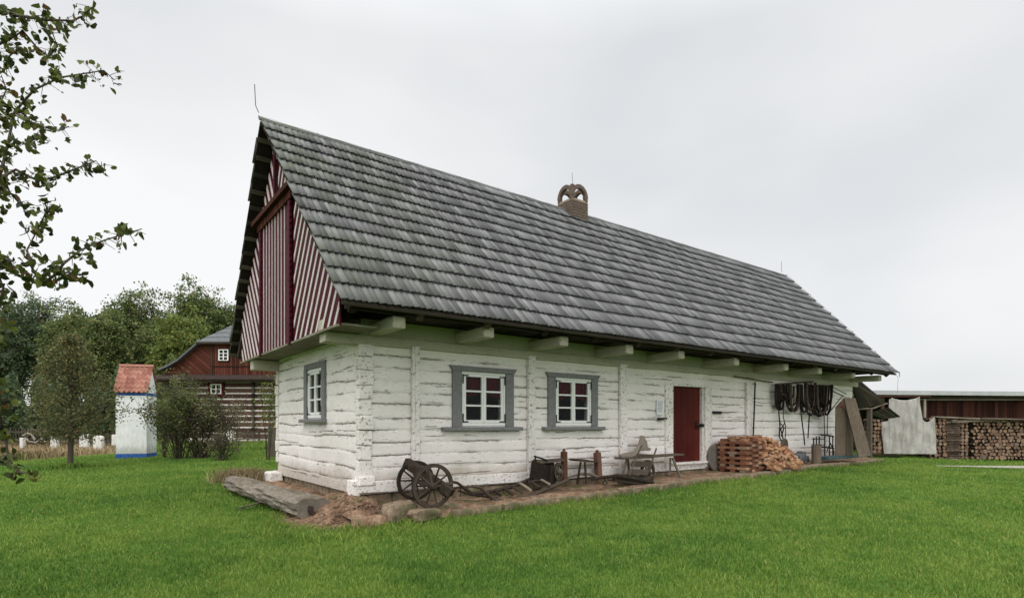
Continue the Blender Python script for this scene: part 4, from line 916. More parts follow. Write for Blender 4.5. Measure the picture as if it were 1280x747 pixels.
# pent roof at the end of the cottage
t=thing('lean_to_shelter',(20.3,.3,g(20.3,.3)),'low mossy board lean-to roof on a grey post at the cottage end','shelter')
def sheet(pts,dep,th,mat,name,par): 
    b=MB();P=[atd(px,py,d_) for (px,py),d_ in zip(pts,dep)];n_=(P[1]-P[0]).cross(P[2]-P[0]).normalized();
    if n_.z<0: n_=-n_
    nb=9
    for i in range(nb):
        t0,t1=i/nb,(i+.93)/nb;b.poly([P[0].lerp(P[1],t0),P[0].lerp(P[1],t1),P[3].lerp(P[2],t1),P[3].lerp(P[2],t0)],n_,th+random.uniform(0,.03))
    b.poly([p+n_*.01 for p in P],n_,.01);return b.build(name,X[mat],par)
sheet([(1062,477),(1076,478),(1107,504),(1073,512)],[21.5,22.8,23.6,22.0],.05,'mossy_boards','upper_roof',t)
sheet([(1084,517),(1109,509),(1124,521),(1104,524)],[22.8,24.0,24.6,23.6],.05,'mossy_boards','lower_roof',t)
b=MB();b.tube([atd(1072,511,21.9),atd(1092,510,22.8),atd(1101,506,23.3),atd(1109,504,23.6)],.035,6);b.build('edge_pole',X['plank_grey'],t)
b=MB();b.beam(gd(1087,22.6),atd(1087,510,22.6),.15,.15,up=(1,0,0));b.build('post',X['grey_wood'],t)
b=MB();b.beam(atd(1064,480,21.6),gd(1064.,21.6),.1,.1,up=(1,0,0));b.build('post',X['old_dark_wood'],t)

# ------------------------------------------------ firewood, tarp, shed
DS=26.
FWD=Vector((.5984,.8015,0));RGT=Vector((.8015,-.5984,0))
ax3=FWD
def logend(r,seed,L_=.5):
    rr=random.Random(seed);b=MB();n=11;vs=[];
    pr=[r*(1+rr.uniform(-.14,.14)) for _ in range(n)];split=rr.random()<.35
    for e in (0,1):
        for k in range(n):
            a=2*math.pi*k/n;q=pr[k]
            if split and math.sin(a)<0: q*=.55
            vs.append((q*math.cos(a),e*L_,q*math.sin(a)))
    b.cm=0;b.add(vs,[(k,(k+1)%n,n+(k+1)%n,n+k) for k in range(n)]+[tuple(n+k for k in range(n))])
    b.cm=1;b.add(vs[:n],[tuple(range(n))[::-1]])
    return b
protos=[]
for k in range(9):
    b=logend(.095,k);xs=b.v
    me_o=b.build('firewood_log',[X['log_bark'],X['log_end']]);me_o.location=(0,0,0)
    for v in me_o.data.vertices: pass
    protos.append(me_o)
# recentre proto meshes on their own axis
for o in protos:
    cs=[v.co.copy() for v in o.data.vertices];cx_=sum(c.x for c in cs)/len(cs);cz_=sum(c.z for c in cs)/len(cs);mn=min(c.y for c in cs)
    for v in o.data.vertices: v.co-=Vector((cx_,mn,cz_))
used=[False]*9;cnt=0
random.seed(17)
rz=YAW
def putlog(p,rot,sc,lab,grp,k=None):
    global cnt
    k=random.randrange(9) if k is None else k;o=protos[k]
    if used[k]: o=copyobj(o)
    used[k]=True;o.location=p;o.rotation_euler=rot;o.scale=sc;tagp(o,lab,'firewood log',grp);cnt+=1
def D2(px,d): return (px-640)/717*d
def wp(l,d,z): return Vector((CX,CY,0))+RGT*l+FWD*d+Vector((0,0,z))
gz0=g(*gd(1220,DS).xy);ztop=CZ+8*DS/717
# right pile: round ends towards the lawn
l0=D2(1217,DS);l1=D2(1292,DS);row=0;z=gz0+.10
while z<ztop-.07 and cnt<240:
    l=l0+(.09 if row%2 else 0)
    while l<l1:
        r=random.uniform(.055,.106);putlog(wp(l+random.uniform(-.015,.015),DS+random.uniform(-.05,.05),z+random.uniform(-.02,.02)),(0,random.random()*6.28,rz),(r/.095,1,r/.095),'round firewood log in the long right hand pile by the shed','firewood logs in the right pile');l+=.178
    z+=.152;row+=1
# left pile
l0=D2(1163,DS);l1=D2(1179,DS);z=gz0+.08;row=0
while z<ztop+.04:
    l=l0
    while l<l1:
        putlog(wp(l+random.uniform(-.02,.02),DS-.08+random.uniform(-.04,.04),z),(0,random.random()*6.28,rz),(random.uniform(.7,1.1),1,random.uniform(.7,1.0)),'split firewood log in the narrow pile beside the canvas','firewood logs in the left pile');l+=.19
    z+=.16
# middle pile: ends to the right, sideways logs to the left
l0=D2(1199,DS);l1=D2(1213,DS);z=gz0+.10
while z<ztop-.05:
    l=l0
    while l<l1:
        putlog(wp(l+random.uniform(-.02,.02),DS+.02,z),(0,random.random()*6.28,rz),(random.uniform(.7,1.),1,random.uniform(.7,1.0)),'dark round firewood log in the middle pile','firewood logs in the middle pile');l+=.18
    z+=.16
z=gz0+.08
while z<ztop-.02:
    l=D2(1181,DS)
    for q in range(1):
        putlog(wp(l+random.uniform(-.05,.05),DS-.03+random.uniform(-.04,.03),z),(0,random.random()*6.28,rz-math.pi/2),(random.uniform(.6,.9),1.3,random.uniform(.6,.85)),'long bark covered log lying sideways in the middle pile','sideways firewood logs in the middle pile')
    z+=.115
# firewood under the lean-to
z=gd(1094,25).z+.06
while z<CZ+6*25/717:
    for px in (1089,1094,1099):
        putlog(wp(D2(px+random.uniform(-1,1),25.2),25.2,z),(0,random.random()*6.28,rz),(random.uniform(.7,1.1),1,random.uniform(.7,1.0)),'dark firewood log stacked under the lean-to','firewood logs under the lean-to')
    z+=.17
# dark slab added behind the stacks so no light shines through
b=MB()
def slab(mb,px0,px1,d0,d1,z0,z1,j=0,r=None):
    P=[wp(D2(px0,DS),d0,z0),wp(D2(px1,DS),d0,z0),wp(D2(px1,DS),d1,z0),wp(D2(px0,DS),d1,z0)];Q=[p+Vector((0,0,z1-z0)) for p in P]
    mb.add(P+Q,[(0,3,2,1),(4,5,6,7),(0,1,5,4),(1,2,6,5),(2,3,7,6),(3,0,4,7)],r)
slab(b,1163,1310,DS+.32,DS+.5,gz0-.1,ztop-.08);tagp(b.build('firewood_backing',X['log_bark']),'dark slab added behind the long firewood stack to block light','firewood',kind='stuff')
for k,(a,c,py0,py1,dd) in enumerate(((1167,1223,520.5,523,0.),(1190,1262,525.5,523.5,.1),(1222,1300,522.5,524.5,-.1),(1181,1240,527.5,525,.05))):
    p=wp(D2(a,DS),DS+dd,CZ+(530-py0)*DS/717);q=wp(D2(c,DS),DS+dd,CZ+(530-py1)*DS/717);b=MB();b.beam(p,q,.32,.06,seg=6,j=.006)
    tagp(b.build('cover_plank',X['plank_grey']),['short grey plank on top of the left end of the firewood','long grey plank crossing the middle of the firewood stack','grey plank covering the right end of the firewood stack','lower grey plank under the others on the middle firewood'][k],'plank','planks covering the firewood')
b=MB();b.beam(wp(D2(1186,DS),DS-.1,CZ+4.*DS/717),wp(D2(1193,DS),DS-.1,CZ+4*DS/717),.25,.14);tagp(b.build('wood_block',X['plank_grey']),'pale block of wood lying between the planks on the firewood','block')
b=MB();b.beam(wp(D2(1178,DS),DS-.45,gz0+.05),wp(D2(1187,DS),DS-.5,gz0+.04),.18,.08);tagp(b.build('pale_split_log',X['plank_grey']),'pale split log lying on the grass before the firewood','split log')
shed=thing('timber_shed',tuple(wp(D2(1220,DS),DS+1.5,gz0)),'long low red brown timber shed with flat grey tin roof behind the firewood','shed')
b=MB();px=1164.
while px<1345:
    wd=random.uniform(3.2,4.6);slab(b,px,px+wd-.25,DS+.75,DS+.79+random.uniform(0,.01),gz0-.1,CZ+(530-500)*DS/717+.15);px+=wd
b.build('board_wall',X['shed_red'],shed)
zr=lambda py:CZ+(530-py)*DS/717
b=MB();slab(b,1147,1345,DS+.5,DS+.62,zr(499.5),zr(497));b.build('wall_beam',X['grey_wood'],shed)
b=MB();P=[wp(D2(1092,DS),DS+.15,zr(492.5)),wp(D2(1350,DS),DS+.15,zr(494.5)),wp(D2(1350,DS),DS+7,zr(490)),wp(D2(1092,DS),DS+7,zr(489))]
n_=Vector((0,0,1));b.poly([P[0],P[1],P[2],P[3]],n_,.19);b.build('roof',X['roof_tin'],shed)
b=MB();slab(b,1088,1168,DS+.2,DS+.32,zr(495.5),zr(493.2));b.build('fascia',X['red_post'],shed)
b=MB();slab(b,1168,1345,DS+.35,DS+.40,zr(497),zr(494.8));b.build('roof_gap_shade',X['old_dark_wood'],shed)  # dark strip standing in for the shade under the roof edge
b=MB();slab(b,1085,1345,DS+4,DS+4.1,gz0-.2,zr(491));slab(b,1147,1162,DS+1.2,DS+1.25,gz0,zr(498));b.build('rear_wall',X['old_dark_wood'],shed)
b=MB();slab(b,1108,1111,DS+.3,DS+.4,gz0-.2,zr(494));b.build('post',X['red_post'],shed)
b=MB();slab(b,1161.5,1163.8,DS+.3,DS+.4,gz0-.2,zr(498));b.build('post',X['grey_wood'],shed)
# canvas with sagging top edge and a cut-out at the upper right
nu,nv=90,60;VS=[];
def topy(px):
    if px<1110: t_=(px-1097)/13;return 528-3.*t_ if px<1106 else 499
    if px<1146: t_=(px-1110)/36;return 497+4*math.sin(math.pi*t_)**.9-1.2*t_
    if px<1150: return 497+(px-1146)*7
    if px<1160: t_=(px-1150)/10;return 524+3.5*math.sin(math.pi*t_)
    return 524-(px-1160)*1.2
for i in range(nu+1):
    px=1098+(1163-1098)*i/nu;ty=topy(px)
    for j in range(nv+1):
        py=ty+(567-ty)*j/nv;dd=DS-.2+.05*math.sin(px*.21+1+.02*py)+.015*math.sin(px*.33+py*.11)+.01*math.sin(py*.29-px*.17)+.02*math.sin(px*.55+py*.05)-.15*(j/nv)+.012*math.sin(px*.9-py*.08)
        VS.append(tuple(wp(D2(px,DS),dd,zr(py)+.01)))
i2=np.arange((nu+1)*(nv+1)).reshape(nu+1,nv+1);Fq=np.stack([i2[:-1,:-1],i2[1:,:-1],i2[1:,1:],i2[:-1,1:]],-1).reshape(-1,4)
cv=npmesh('canvas_tarp',VS,Fq,X['canvas_tarp'],smooth=True,off=np.array(VS).mean(0)*[1,1,0]+[0,0,gz0]);so_=cv.modifiers.new('s','SOLIDIFY');so_.thickness=.006
tagp(cv,'large off-white canvas sheet hanging from the shed beside the firewood','canvas')
p=gd(1102,24.6);b=MB()
for k in range(3): b.beam(p+RGT*(-.9+.1*k)+Vector((0,0,.05+.05*k)),p+RGT*(.8-.1*k)+Vector((0,0,.05+.05*k)),.25,.05)
tagp(b.build('old_boards',X['mossy_boards']),'low dark stack of old boards on the grass before the canvas','boards')

# ------------------------------------------------ shrine
DSh=25.4
c=gd(171,DSh);zb_=c.z;k_=DSh/717
t=thing('wayside_shrine',tuple(c),'white wayside shrine with red tile saddle roof and blue painted base','shrine')
sa=R(-36.75+14)  # slightly turned so that its right face shows
e1=Vector((math.cos(sa),math.sin(sa),0));e2=Vector((-e1.y,e1.x,0))
hw=.60;hd=.60
def sbox(mb,a,b_,c0,c1,z0,z1):
    P=[c+e1*a+e2*c0,c+e1*b_+e2*c0,c+e1*b_+e2*c1,c+e1*a+e2*c1];mb.add([p+Vector((0,0,z0-0)) for p in P]+[p+Vector((0,0,z1)) for p in P],[(0,3,2,1),(4,5,6,7),(0,1,5,4),(1,2,6,5),(2,3,7,6),(3,0,4,7)])
b=MB();sbox(b,-hw,hw,-hd,hd,.18,2.85);b.build('wall',X['shrine_plaster'],t,bevel=.02)
b=MB();sbox(b,-hw-.01,hw+.01,-hd-.01,hd+.01,-.1,.21);b.build('base',X['blue_paint'],t,bevel=.02)
b=MB();sbox(b,-hw-.012,hw+.012,-hd-.012,hd+.012,2.72,2.84);b.build('cornice',X['blue_paint'],t)
zg=4.0
b=MB()
for s_ in (-1,1):
    P=[c+e1*(s_*hw)+e2*(-hd)+Vector((0,0,2.85)),c+e1*(s_*hw)+e2*hd+Vector((0,0,2.85)),c+e1*(s_*hw)+Vector((0,0,zg-.05))];b.poly(P,e1*(-s_),.1)
b.build('gable',X['shrine_plaster'],t)
b=MB()
for side in (-1,1):
    for row in range(6):
        for q in range(7):
            t0=row/6;t1=(row+1.25)/6;y0=side*(hd+.12)*(1-t0);y1=side*(hd+.12)*(1-min(t1,1));z0=2.78+(zg-2.78)*t0;z1=2.78+(zg-2.78)*min(t1,1.02)
            xa=-hw-.06+q*(2*hw+.12)/7;xb=xa+(2*hw+.12)/7
            rr_=random.random()
            pr=[(0,.05),(.25,.10),(.5,.05),(.75,.02),(1,.04)]
            vs=[]
            for (y_,z_,l_) in ((y0,z0,.05),(y1,z1,.0)):
                for (f_,h_) in pr: vs.append(c+e1*(xa+(xb-xa)*f_)+e2*y_+Vector((0,0,z_+h_+l_)))
            lo=[v-Vector((0,0,.025)) for v in vs]
            fs=[(i,i+1,6+i,5+i) for i in range(4)]+[(10+i,15+i,16+i,11+i) for i in range(4)]+[(i,10+i,11+i,i+1) for i in range(4)]
            b.add(vs+lo,fs,rr_)
b.tube([c-e1*(hw+.07)+Vector((0,0,zg+.03)),c+e1*(hw+.07)+Vector((0,0,zg+.03))],.09,8,r=.6)
b.build('tile_roof',X['roof_tile_red'],t,recalc=False)
# stone posts in the meadow
for k,(px,yb,yt,wd,dd,lab) in enumerate(((28.5,558,547,4,33,'narrow leaning white stone post, leftmost beside the old plough'),(69,556,545,8,33.5,'small square white stone between the plough and the apple tree'),(106,553,542,11,34,'square white stone just right of the apple tree trunk'),(123.5,559,544,11,31,'tall round topped white stone right of the tree trunk'),(144,552,543,6,36,'small white stone beside the shrine'))):
    p=gd(px,dd);wm=wd*dd/717;hm=(yb-yt)*dd/717+.15;zt=CZ+(530-yt)*dd/717
    b=MB();e=RGT;b.m=Matrix.Translation(p)@Matrix.Rotation(YAW,4,'Z')
    top=zt-p.z
    if k==3:
        pts=[(-wm/2,-.12,-.1),(wm/2,-.12,-.1)]+[(wm/2*math.cos(a),-.12,top-.12+.12*math.sin(a)) for a in np.linspace(0,math.pi,9)];b.poly([Vector(q) for q in pts],(0,.24,0),1.)
    else: b.box((-wm/2,-.12,-.1),(wm/2,.12,top),j=.015)
    tagp(b.build('white_stone',X['pale_stone'],bevel=.03),lab,'stone post','white stones in the meadow')
# old iron plough in the meadow
t=thing('iron_hay_rake',tuple(gd(48,32)),'old rusty horse rake with curved grey tines in the meadow','hay rake')
for lst in ([(29,544),(34,541),(40,543),(44,550)],[(35,538),(42,536.5),(48,539),(52,545)],[(50,541),(57,539),(64,541)],[(31,547),(37,551),(46,553)],[(44,553),(52,548),(57,552)]):
    b=MB();b.tube([atd(x,y,32) for x,y in lst],.055,6);b.build('tine',X['grey_wood'],t)
b=MB();b.ring(atd(42,549,32.2),FWD,.20,.26,.05,18);b.build('wheel',X['iron'],t);b=MB();b.ring(atd(53,549,32.2),FWD,.2,.26,.05,18);b.build('wheel',X['iron'],t)
b=MB();b.beam(atd(36,550,32),atd(57,549,32),.08,.08);b.build('frame',X['iron'],t)
# fences
def fence(px0,px1,d0,d1,h,label,step=.16):
    a=gd(px0,d0);e=gd(px1,d1);Lf=(e-a).length;n=int(Lf/step);root=thing('picket_fence',tuple((a+e)/2),label,'fence')
    b=MB()
    for i in range(n):
        p=a.lerp(e,i/n);p.z=g(p.x,p.y);hh=h+random.uniform(-.07,.05);b.beam(p-Vector((0,0,.1)),p+Vector((random.uniform(-.02,.02),0,hh)),.09,.03,up=(1,.5,0))
    b.build('pickets',X['fence_wood'],root)
    b=MB()
    for zz in (.3,h-.25):
        b.beam(Vector((a.x,a.y,g(a.x,a.y)+zz)),Vector((e.x,e.y,g(e.x,e.y)+zz)),.05,.08);b.build('rail',X['fence_wood'],root);b=MB()
fence(62,150,38.5,38,.95,'low grey picket fence behind the white stones, right of the rake')
fence(-70,60,37,38.5,1.3,'dark picket fence at the left edge of the meadow')

# ------------------------------------------------ red log house
DH=40.;kh=DH/717
hh=thing('red_log_house',tuple(wp(D2(320,DH),DH+5,gd(320,DH).z)),'two storey red brown log house with white chinking behind the cottage','house')
hz=gd(320,DH).z
def hp(px,d,py): return wp((px-640)/717*DH,d,CZ+(530-py)*kh)
def hbox(mb,px0,px1,d0,d1,pyt,pyb,j=0,r=None):
    P=[hp(px0,d0,pyb),hp(px1,d0,pyb),hp(px1,d1,pyb),hp(px0,d1,pyb),hp(px0,d0,pyt),hp(px1,d0,pyt),hp(px1,d1,pyt),hp(px0,d1,pyt)]
    mb.add(P,[(0,3,2,1),(4,5,6,7),(0,1,5,4),(1,2,6,5),(2,3,7,6),(3,0,4,7)],r)
b=MB();hbox(b,212,428,DH+.135,DH+12,474,552);b.build('mortar_core',X['mortar_white'],hh)
b=MB();y=478.;HX0,HX1=210,430
rows=[]
while y<548:
    hgt=random.uniform(5.1,5.9);rows.append((y,y+hgt));y+=hgt+1.6
for (a,e) in rows: hbox(b,210,430,DH+.12,DH+.35,a,e,r=random.random())
b.build('log_wall',X['cottage_log_brown'],hh,bevel=.03)
b=MB()
for (a,e) in rows: hbox(b,314.5,317.5,DH-.02,DH+.16,a-.6,e+.1)
b.build('notched_log_ends',X['old_dark_wood'],hh)
b=MB();hbox(b,208,432,DH+.15,DH+.4,548,556);b.build('plinth',X['plank_grey'],hh)
# lower left porch: a flat dark panel stands in for its shade
b=MB();hbox(b,205,232,DH-.1,DH+.12,475,550);b.build('porch_shade_panel',X['old_dark_wood'],hh)
# pent band
b=MB();P=[hp(198,DH-.75,475.5),hp(442,DH-.75,475.5),hp(442,DH+.1,469),hp(198,DH+.1,469)];b.poly(P,(0,0,1),.10);b.build('pent_roof',X['pent_tiles'],hh)
b=MB();hbox(b,200,440,DH-.55,DH-.45,475.5,478);b.build('pent_fascia',X['old_dark_wood'],hh)
# gable boards
GB=[(200,469),(440,469),(428,461),(387,427),(253,427),(236,441),(212,461)]
b=MB();b.poly([hp(x,DH+.05,y) for x,y in GB],FWD,.15);b.build('gable_boarding',X['barn_red'],hh)
b=MB();x=266.
while x<374: hbox(b,x,x+2.3,DH-.02,DH+.04,428.5,469,r=random.random());x+=2.75
b.build('vertical_boards',X['barn_red'],hh)
b=MB()
for k in range(9):
    q=clip(None,(1,0),204,[(206+k*8.2-30,430+k*.0),(208+k*8.2-30,430),(262+k*8.2-30,475),(259.5+k*8.2-30,475)])
    q=[p for p in q];q=clip(None,(-1,0),-264,q) if len(q)>2 else q;q=clip(None,(0,-1),-468.5,q) if len(q)>2 else q
    q=clip(None,(.78,1),.78*253+428,q) if len(q)>2 else q
    if len(q)>2: b.poly([hp(x,DH-.0,y) for x,y in q],FWD,.04)
b.build('diagonal_boards',X['barn_red'],hh)
b=MB();hbox(b,264,376,DH-.06,DH-.02,457,458.2);hbox(b,264,266,DH-.06,DH-.02,428,469);b.build('board_battens',X['old_dark_wood'],hh)
# curved verge boards
for sgn in (-1,1):
    pts=[(320+sgn*x,y) for x,y in ((119,463.5),(108,459),(95,451.5),(84,442),(74,433.5),(66,426.5))];b=MB()
    P=[hp(x,DH-.35,y) for x,y in pts];Q=[hp(x,DH+12,y) for x,y in pts];n=len(P)
    b.add(P+Q+[p+Vector((0,0,.14)) for p in P+Q],[(i,i+1,n+i+1,n+i) for i in range(n-1)]+[(2*n+i,2*n+i+1,3*n+i+1,3*n+i) for i in range(n-1)]+[(i,i+1,2*n+i+1,2*n+i) for i in range(n-1)])
    b.build('side_roof',X['dark_slate'],hh)
b=MB();E1=hp(249,DH-.45,428.5);E2=hp(391,DH-.45,428.5);T=hp(320,DH+4,366)
rowsn=9
for i in range(rowsn):
    t0,t1=i/rowsn,(i+1.15)/rowsn;t1=min(t1,1);a=E1.lerp(T,t0);c_=E2.lerp(T,t0);d_=E2.lerp(T,t1);e_=E1.lerp(T,t1);up=Vector((0,0,.07));b.add([a+up,c_+up,d_,e_,a,c_],[(0,1,2,3),(4,5,1,0)],i/rowsn)
b.build('hip_roof',X['dark_slate'],hh,recalc=False)
b=MB();R1=hp(320,DH+4,366);R2=hp(320,DH+12,366)
for sgn in (-1,1):
    a=hp(320+sgn*66,DH-.35,426.5);c_=hp(320+sgn*66,DH+12,426.5);b.add([a,c_,R2,R1],[(0,1,2,3)])
b.build('main_roof',X['dark_slate'],hh,recalc=False)
b=MB();hbox(b,249,391,DH-.42,DH-.3,428.5,430.5);b.build('hip_fascia',X['old_dark_wood'],hh)
def hwin(x0,x1,y0,y1,border,mat,cols=2,rws=3,dd=0):
    f=MB();hbox(f,x0-border,x1+border,DH-.03-dd,DH+.1-dd,y0-border,y1+border);fr=f.build('window',X[mat],hh)
    f=MB();hbox(f,x0,x1,DH-.06-dd,DH-.032-dd,y0,y1);f.build('frame',X['white_paint'],fr)
    f=MB();wx=(x1-x0);
    for i in range(cols):
        for j in range(rws):
            a=x0+1.6+i*(wx-1.6)/cols;e=a+(wx-1.6)/cols-1.5;t_=y0+1.4+j*(y1-y0-1.4)/rws;u_=t_+(y1-y0-1.4)/rws-1.0;hbox(f,a,e,DH-.066-dd,DH-.061-dd,t_,u_)
    f.build('pane',X['dark_room'],fr)
hwin(274,286.5,436.5,450.5,.8,'old_dark_wood',dd=.06);hwin(263.5,277,479.5,492,3.2,'burgundy_paint',rws=2,dd=-.02);hwin(261.5,274.5,518.5,532.5,.8,'old_dark_wood',dd=-.0);hwin(343.5,356,482,493.5,2.5,'burgundy_paint',rws=2,dd=-.02)
b=MB();p=gd(287.5,38.8);b.m=Matrix.Translation(p)@Matrix.Rotation(YAW,4,'Z');b.box((-.22,-.15,-.1),(.22,.15,.95),j=.02);tagp(b.build('gate_pillar',X['pale_stone'],bevel=.02),'pale stone gate pillar in front of the red log house','pillar')
b=MB();p=gd(296,39);q=gd(352,39);
for zz in (.35,.75): b.beam(p+Vector((0,0,zz)),q+Vector((0,0,zz)),.05,.09)
for i in range(5): e=p.lerp(q,i/4+.0);b.beam(e,e+Vector((0,0,1.0)),.1,.1,up=(1,0,0))
tagp(b.build('rail_fence',X['fence_wood']),'low grey rail fence right of the gate pillar','fence')
b=MB();p=gd(341,24);b.beam(p-Vector((0,0,.1)),p+Vector((0,0,1.25)),.32,.30,up=(1,0,0),seg=4,j=.02);tagp(b.build('old_wooden_post',X['fence_wood']),'thick old grey wooden post beside the cottage gable end','post')

# ------------------------------------------------ trees
def leafquads(name,C,size,mat,parent,rnd,droop=0.,fold=False,off=None):
    n=len(C);a=rs.randn(n,3);a/=np.linalg.norm(a,axis=1)[:,None];b=rs.randn(n,3);b-=(b*a).sum(1)[:,None]*a;b/=np.linalg.norm(b,axis=1)[:,None]
    a[:,2]-=droop;a/=np.linalg.norm(a,axis=1)[:,None];nn=np.cross(a,b)
    s=(size*(.6+.8*rs.rand(n)))[:,None]
    if not fold:
        V=np.stack([C-a*s*.5,C+b*s*.33,C+a*s*.5,C-b*s*.33],1).reshape(-1,3);F=np.arange(n*4).reshape(n,4);k=4
    else:
        # rounded leaf folded along its midrib: 6 rim points and 2 rib points
        w=b*s*.36;f=nn*s*.10;c1=nn*s*.10
        P=[C-a*s*.5,C-a*s*.12+w+f,C+a*s*.25+w*.85+f-c1,C+a*s*.55-c1*2,C+a*s*.25-w*.85+f-c1,C-a*s*.12-w+f,C-a*s*.1,C+a*s*.25-c1]
        V=np.stack(P,1).reshape(-1,3);q=np.array([[0,1,6,6],[6,1,2,7],[7,2,3,3],[0,6,5,5],[6,7,4,5],[7,3,4,4]])
        # as triangles
        T=np.array([[0,1,6],[6,1,2],[6,2,7],[7,2,3],[0,6,5],[6,7,4],[6,4,5],[7,3,4]]);F=(np.arange(n)[:,None,None]*8+T[None]).reshape(-1,3);k=8
    o=npmesh(name,V,F,mat,parent,{'rnd':np.repeat(rnd,k),'r2':np.repeat(rs.rand(n),k)},off=off)
    return o
def crown(c,r,lobes,ncl,per,clr,seed,shell=.55):
    q=np.random.RandomState(seed);out=[];rn=[]
    L_=[]
    for i in range(lobes):
        d=q.randn(3);d/=np.linalg.norm(d);d[2]=abs(d[2])*.9-.25 if q.rand()<.8 else d[2]
        L_.append((np.array(c)+d*np.array(r)*(.45+.25*q.rand()),np.array(r)*(.38+.22*q.rand())))
    for i in range(ncl):
        lc,lr=L_[q.randint(lobes)];d=q.randn(3);d/=np.linalg.norm(d);rad_=shell+(1-shell)*q.rand()**.6
        p=lc+d*lr*rad_;base=q.rand();m_=int(per*(.5+q.rand()))
        pts=p+q.randn(m_,3)*clr*np.array([1,1,.6]);out.append(pts);rn.append(np.clip(base*.7+.3*q.rand(m_),0,1))
    return np.concatenate(out),np.concatenate(rn)
def trunk_and_limbs(root,base,h,r,crown_c,crown_r,nl,seed,mat='bark',lean=(0,0)):
    q=random.Random(seed);b=MB();base=Vector(base);top=Vector((base.x+lean[0],base.y+lean[1],base.z+h))
    pts=[base-Vector((0,0,.2)),base+Vector((0,0,.05)),base.lerp(top,.25)+Vector((q.uniform(-.1,.1),q.uniform(-.1,.1),0))*r*4,base.lerp(top,.6),top];b.tube(pts,[r*1.5,r*1.15,r*.95,r*.8,r*.35],9,j=.06);b.build('trunk',X[mat],root,smooth=True)
    for i in range(nl):
        s=base.lerp(top,q.uniform(.35,.95));d=Vector((q.gauss(0,1),q.gauss(0,1),q.uniform(.1,1.1))).normalized();e=Vector((crown_c[0]+d.x*crown_r[0]*.85,crown_c[1]+d.y*crown_r[1]*.85,crown_c[2]+d.z*crown_r[2]*.75));m=s.lerp(e,.5)+Vector((q.uniform(-.3,.3),q.uniform(-.3,.3),q.uniform(.0,.5)))*r*2.5
        b=MB();b.tube([s,s.lerp(m,.5),m,m.lerp(e,.6),e],[r*.42,r*.36,r*.26,r*.15,r*.05],6);
        for _ in range(3):
            f=m.lerp(e,q.random());g_=f+Vector((q.gauss(0,1),q.gauss(0,1),q.gauss(.2,.7)))*crown_r[0]*.22;b.tube([f,f.lerp(g_,.5)+Vector((0,0,.05)),g_],[r*.13,r*.09,r*.03],5)
        b.build('limb',X[mat],root)
DT=60.
TR=[# px, top y, crown half width px, depth, material, label
 (-75,362,60,56,'leaf_dark','dark green tree at the far left outside edge of the wood'),
 (-10,362,50,57,'leaf_dark','dark dense tree at the left edge behind the meadow'),
 (48,352,50,60,'leaf_dark','broad dark blue green tree behind the small apple tree'),
 (95,378,34,58,'leaf_oak','lower green tree between the broad dark tree and the oaks'),
 (128,372,26,55,'leaf_oak','narrow mid green tree left of the tall oak'),
 (165,345,36,62,'leaf_oak','tall oak with open crown above the shrine'),
 (200,380,30,60,'leaf_oak','dark oak between the two tall crowns above the shrine'),
 (250,342,42,64,'leaf_oak','tallest broad oak behind the red house'),
 (228,382,30,52,'leaf_light','bright yellow green tree in front of the oaks'),
 (290,365,34,66,'leaf_oak','oak partly hidden by the cottage roof'),
 (340,375,40,68,'leaf_oak','oak standing wholly behind the cottage gable'),
]
for k,(px,ty,hwp,dd,mt,lab) in enumerate(TR):
    base=gd(px,dd);base.z=-.3;sc=dd/717;H=CZ+(530-ty)*sc-base.z;rw=hwp*sc*1.05
    root=thing('oak_tree' if mt=='leaf_oak' else 'broadleaf_tree',tuple(base),lab,'tree','trees of the wood behind the meadow')
    cc=(base.x,base.y,base.z+H*.56);cr=(rw,rw*.9,H*.46)
    C,rn=crown(cc,cr,26,1150,30,.33,100+k,.3)
    leafquads('crown',C,.24 if mt!='leaf_dark' else .21,X[mt],root,rn)
    trunk_and_limbs(root,base,H*.8,.32,cc,cr,7,k)
# undergrowth hedge under the wood
for k,(p0,p1,dd,yt,mt,lab) in enumerate(((-90,75,44,452,'leaf_dark','dark leafy undergrowth mass at the far left behind the fence'),(40,160,46,455,'leaf_dark','dark undergrowth mass behind the apple tree'),(150,262,48,440,'leaf_oak','dense undergrowth mass left of the red house'))):
    n=14000;px=p0+rs.rand(n)*(p1-p0);d=dd+rs.rand(n)*5;top=CZ+(530-yt)*dd/717;zz=-.4+rs.rand(n)**.8*(top+.4)*(.72+.28*np.sin(px*.13+k)*np.sin(px*.051));l=(px-640)/717*d
    C=np.stack([CX+l*.8015+d*.5984,CY-l*.5984+d*.8015,zz],-1);q=(np.sin(px*.5)*np.sin(zz*2.2)*.5+.5)*.6+.4*rs.rand(n)
    o=leafquads('undergrowth',C,.36,X[mt],None,q,off=(C[:,0].mean(),C[:,1].mean(),-.4));tagp(o,lab,'undergrowth',kind='stuff')
# small apple tree
base=gd(88,19.6)
t=thing('apple_tree',tuple(base),'small round crowned apple tree with dark sparse foliage left of the shrine','tree')
sc=19.6/717;cc=(base.x,base.y,CZ+(530-485)*sc);cr=(60*sc,55*sc,64*sc);qq=np.random.RandomState(3)
C=[];rn=[]
for i in range(1050):
    h_=qq.rand();a=qq.rand()*6.28;wd_=(1-abs(h_-.32)**1.5*1.55)*(.80+.2*math.sin(a*3+h_*5));rr_=qq.rand()**.5*max(wd_,.12)
    p=np.array([cc[0]+math.cos(a)*rr_*cr[0],cc[1]+math.sin(a)*rr_*cr[1],cc[2]+(h_*2-1)*cr[2]]);m_=qq.randint(6,16);bs=qq.rand()
    C.append(p+qq.randn(m_,3)*.10);rn.append(np.clip(bs*.6+.4*qq.rand(m_),0,1))
C=np.concatenate(C);rn=np.concatenate(rn)
leafquads('crown',C,.075,X['leaf_apple'],t,rn)
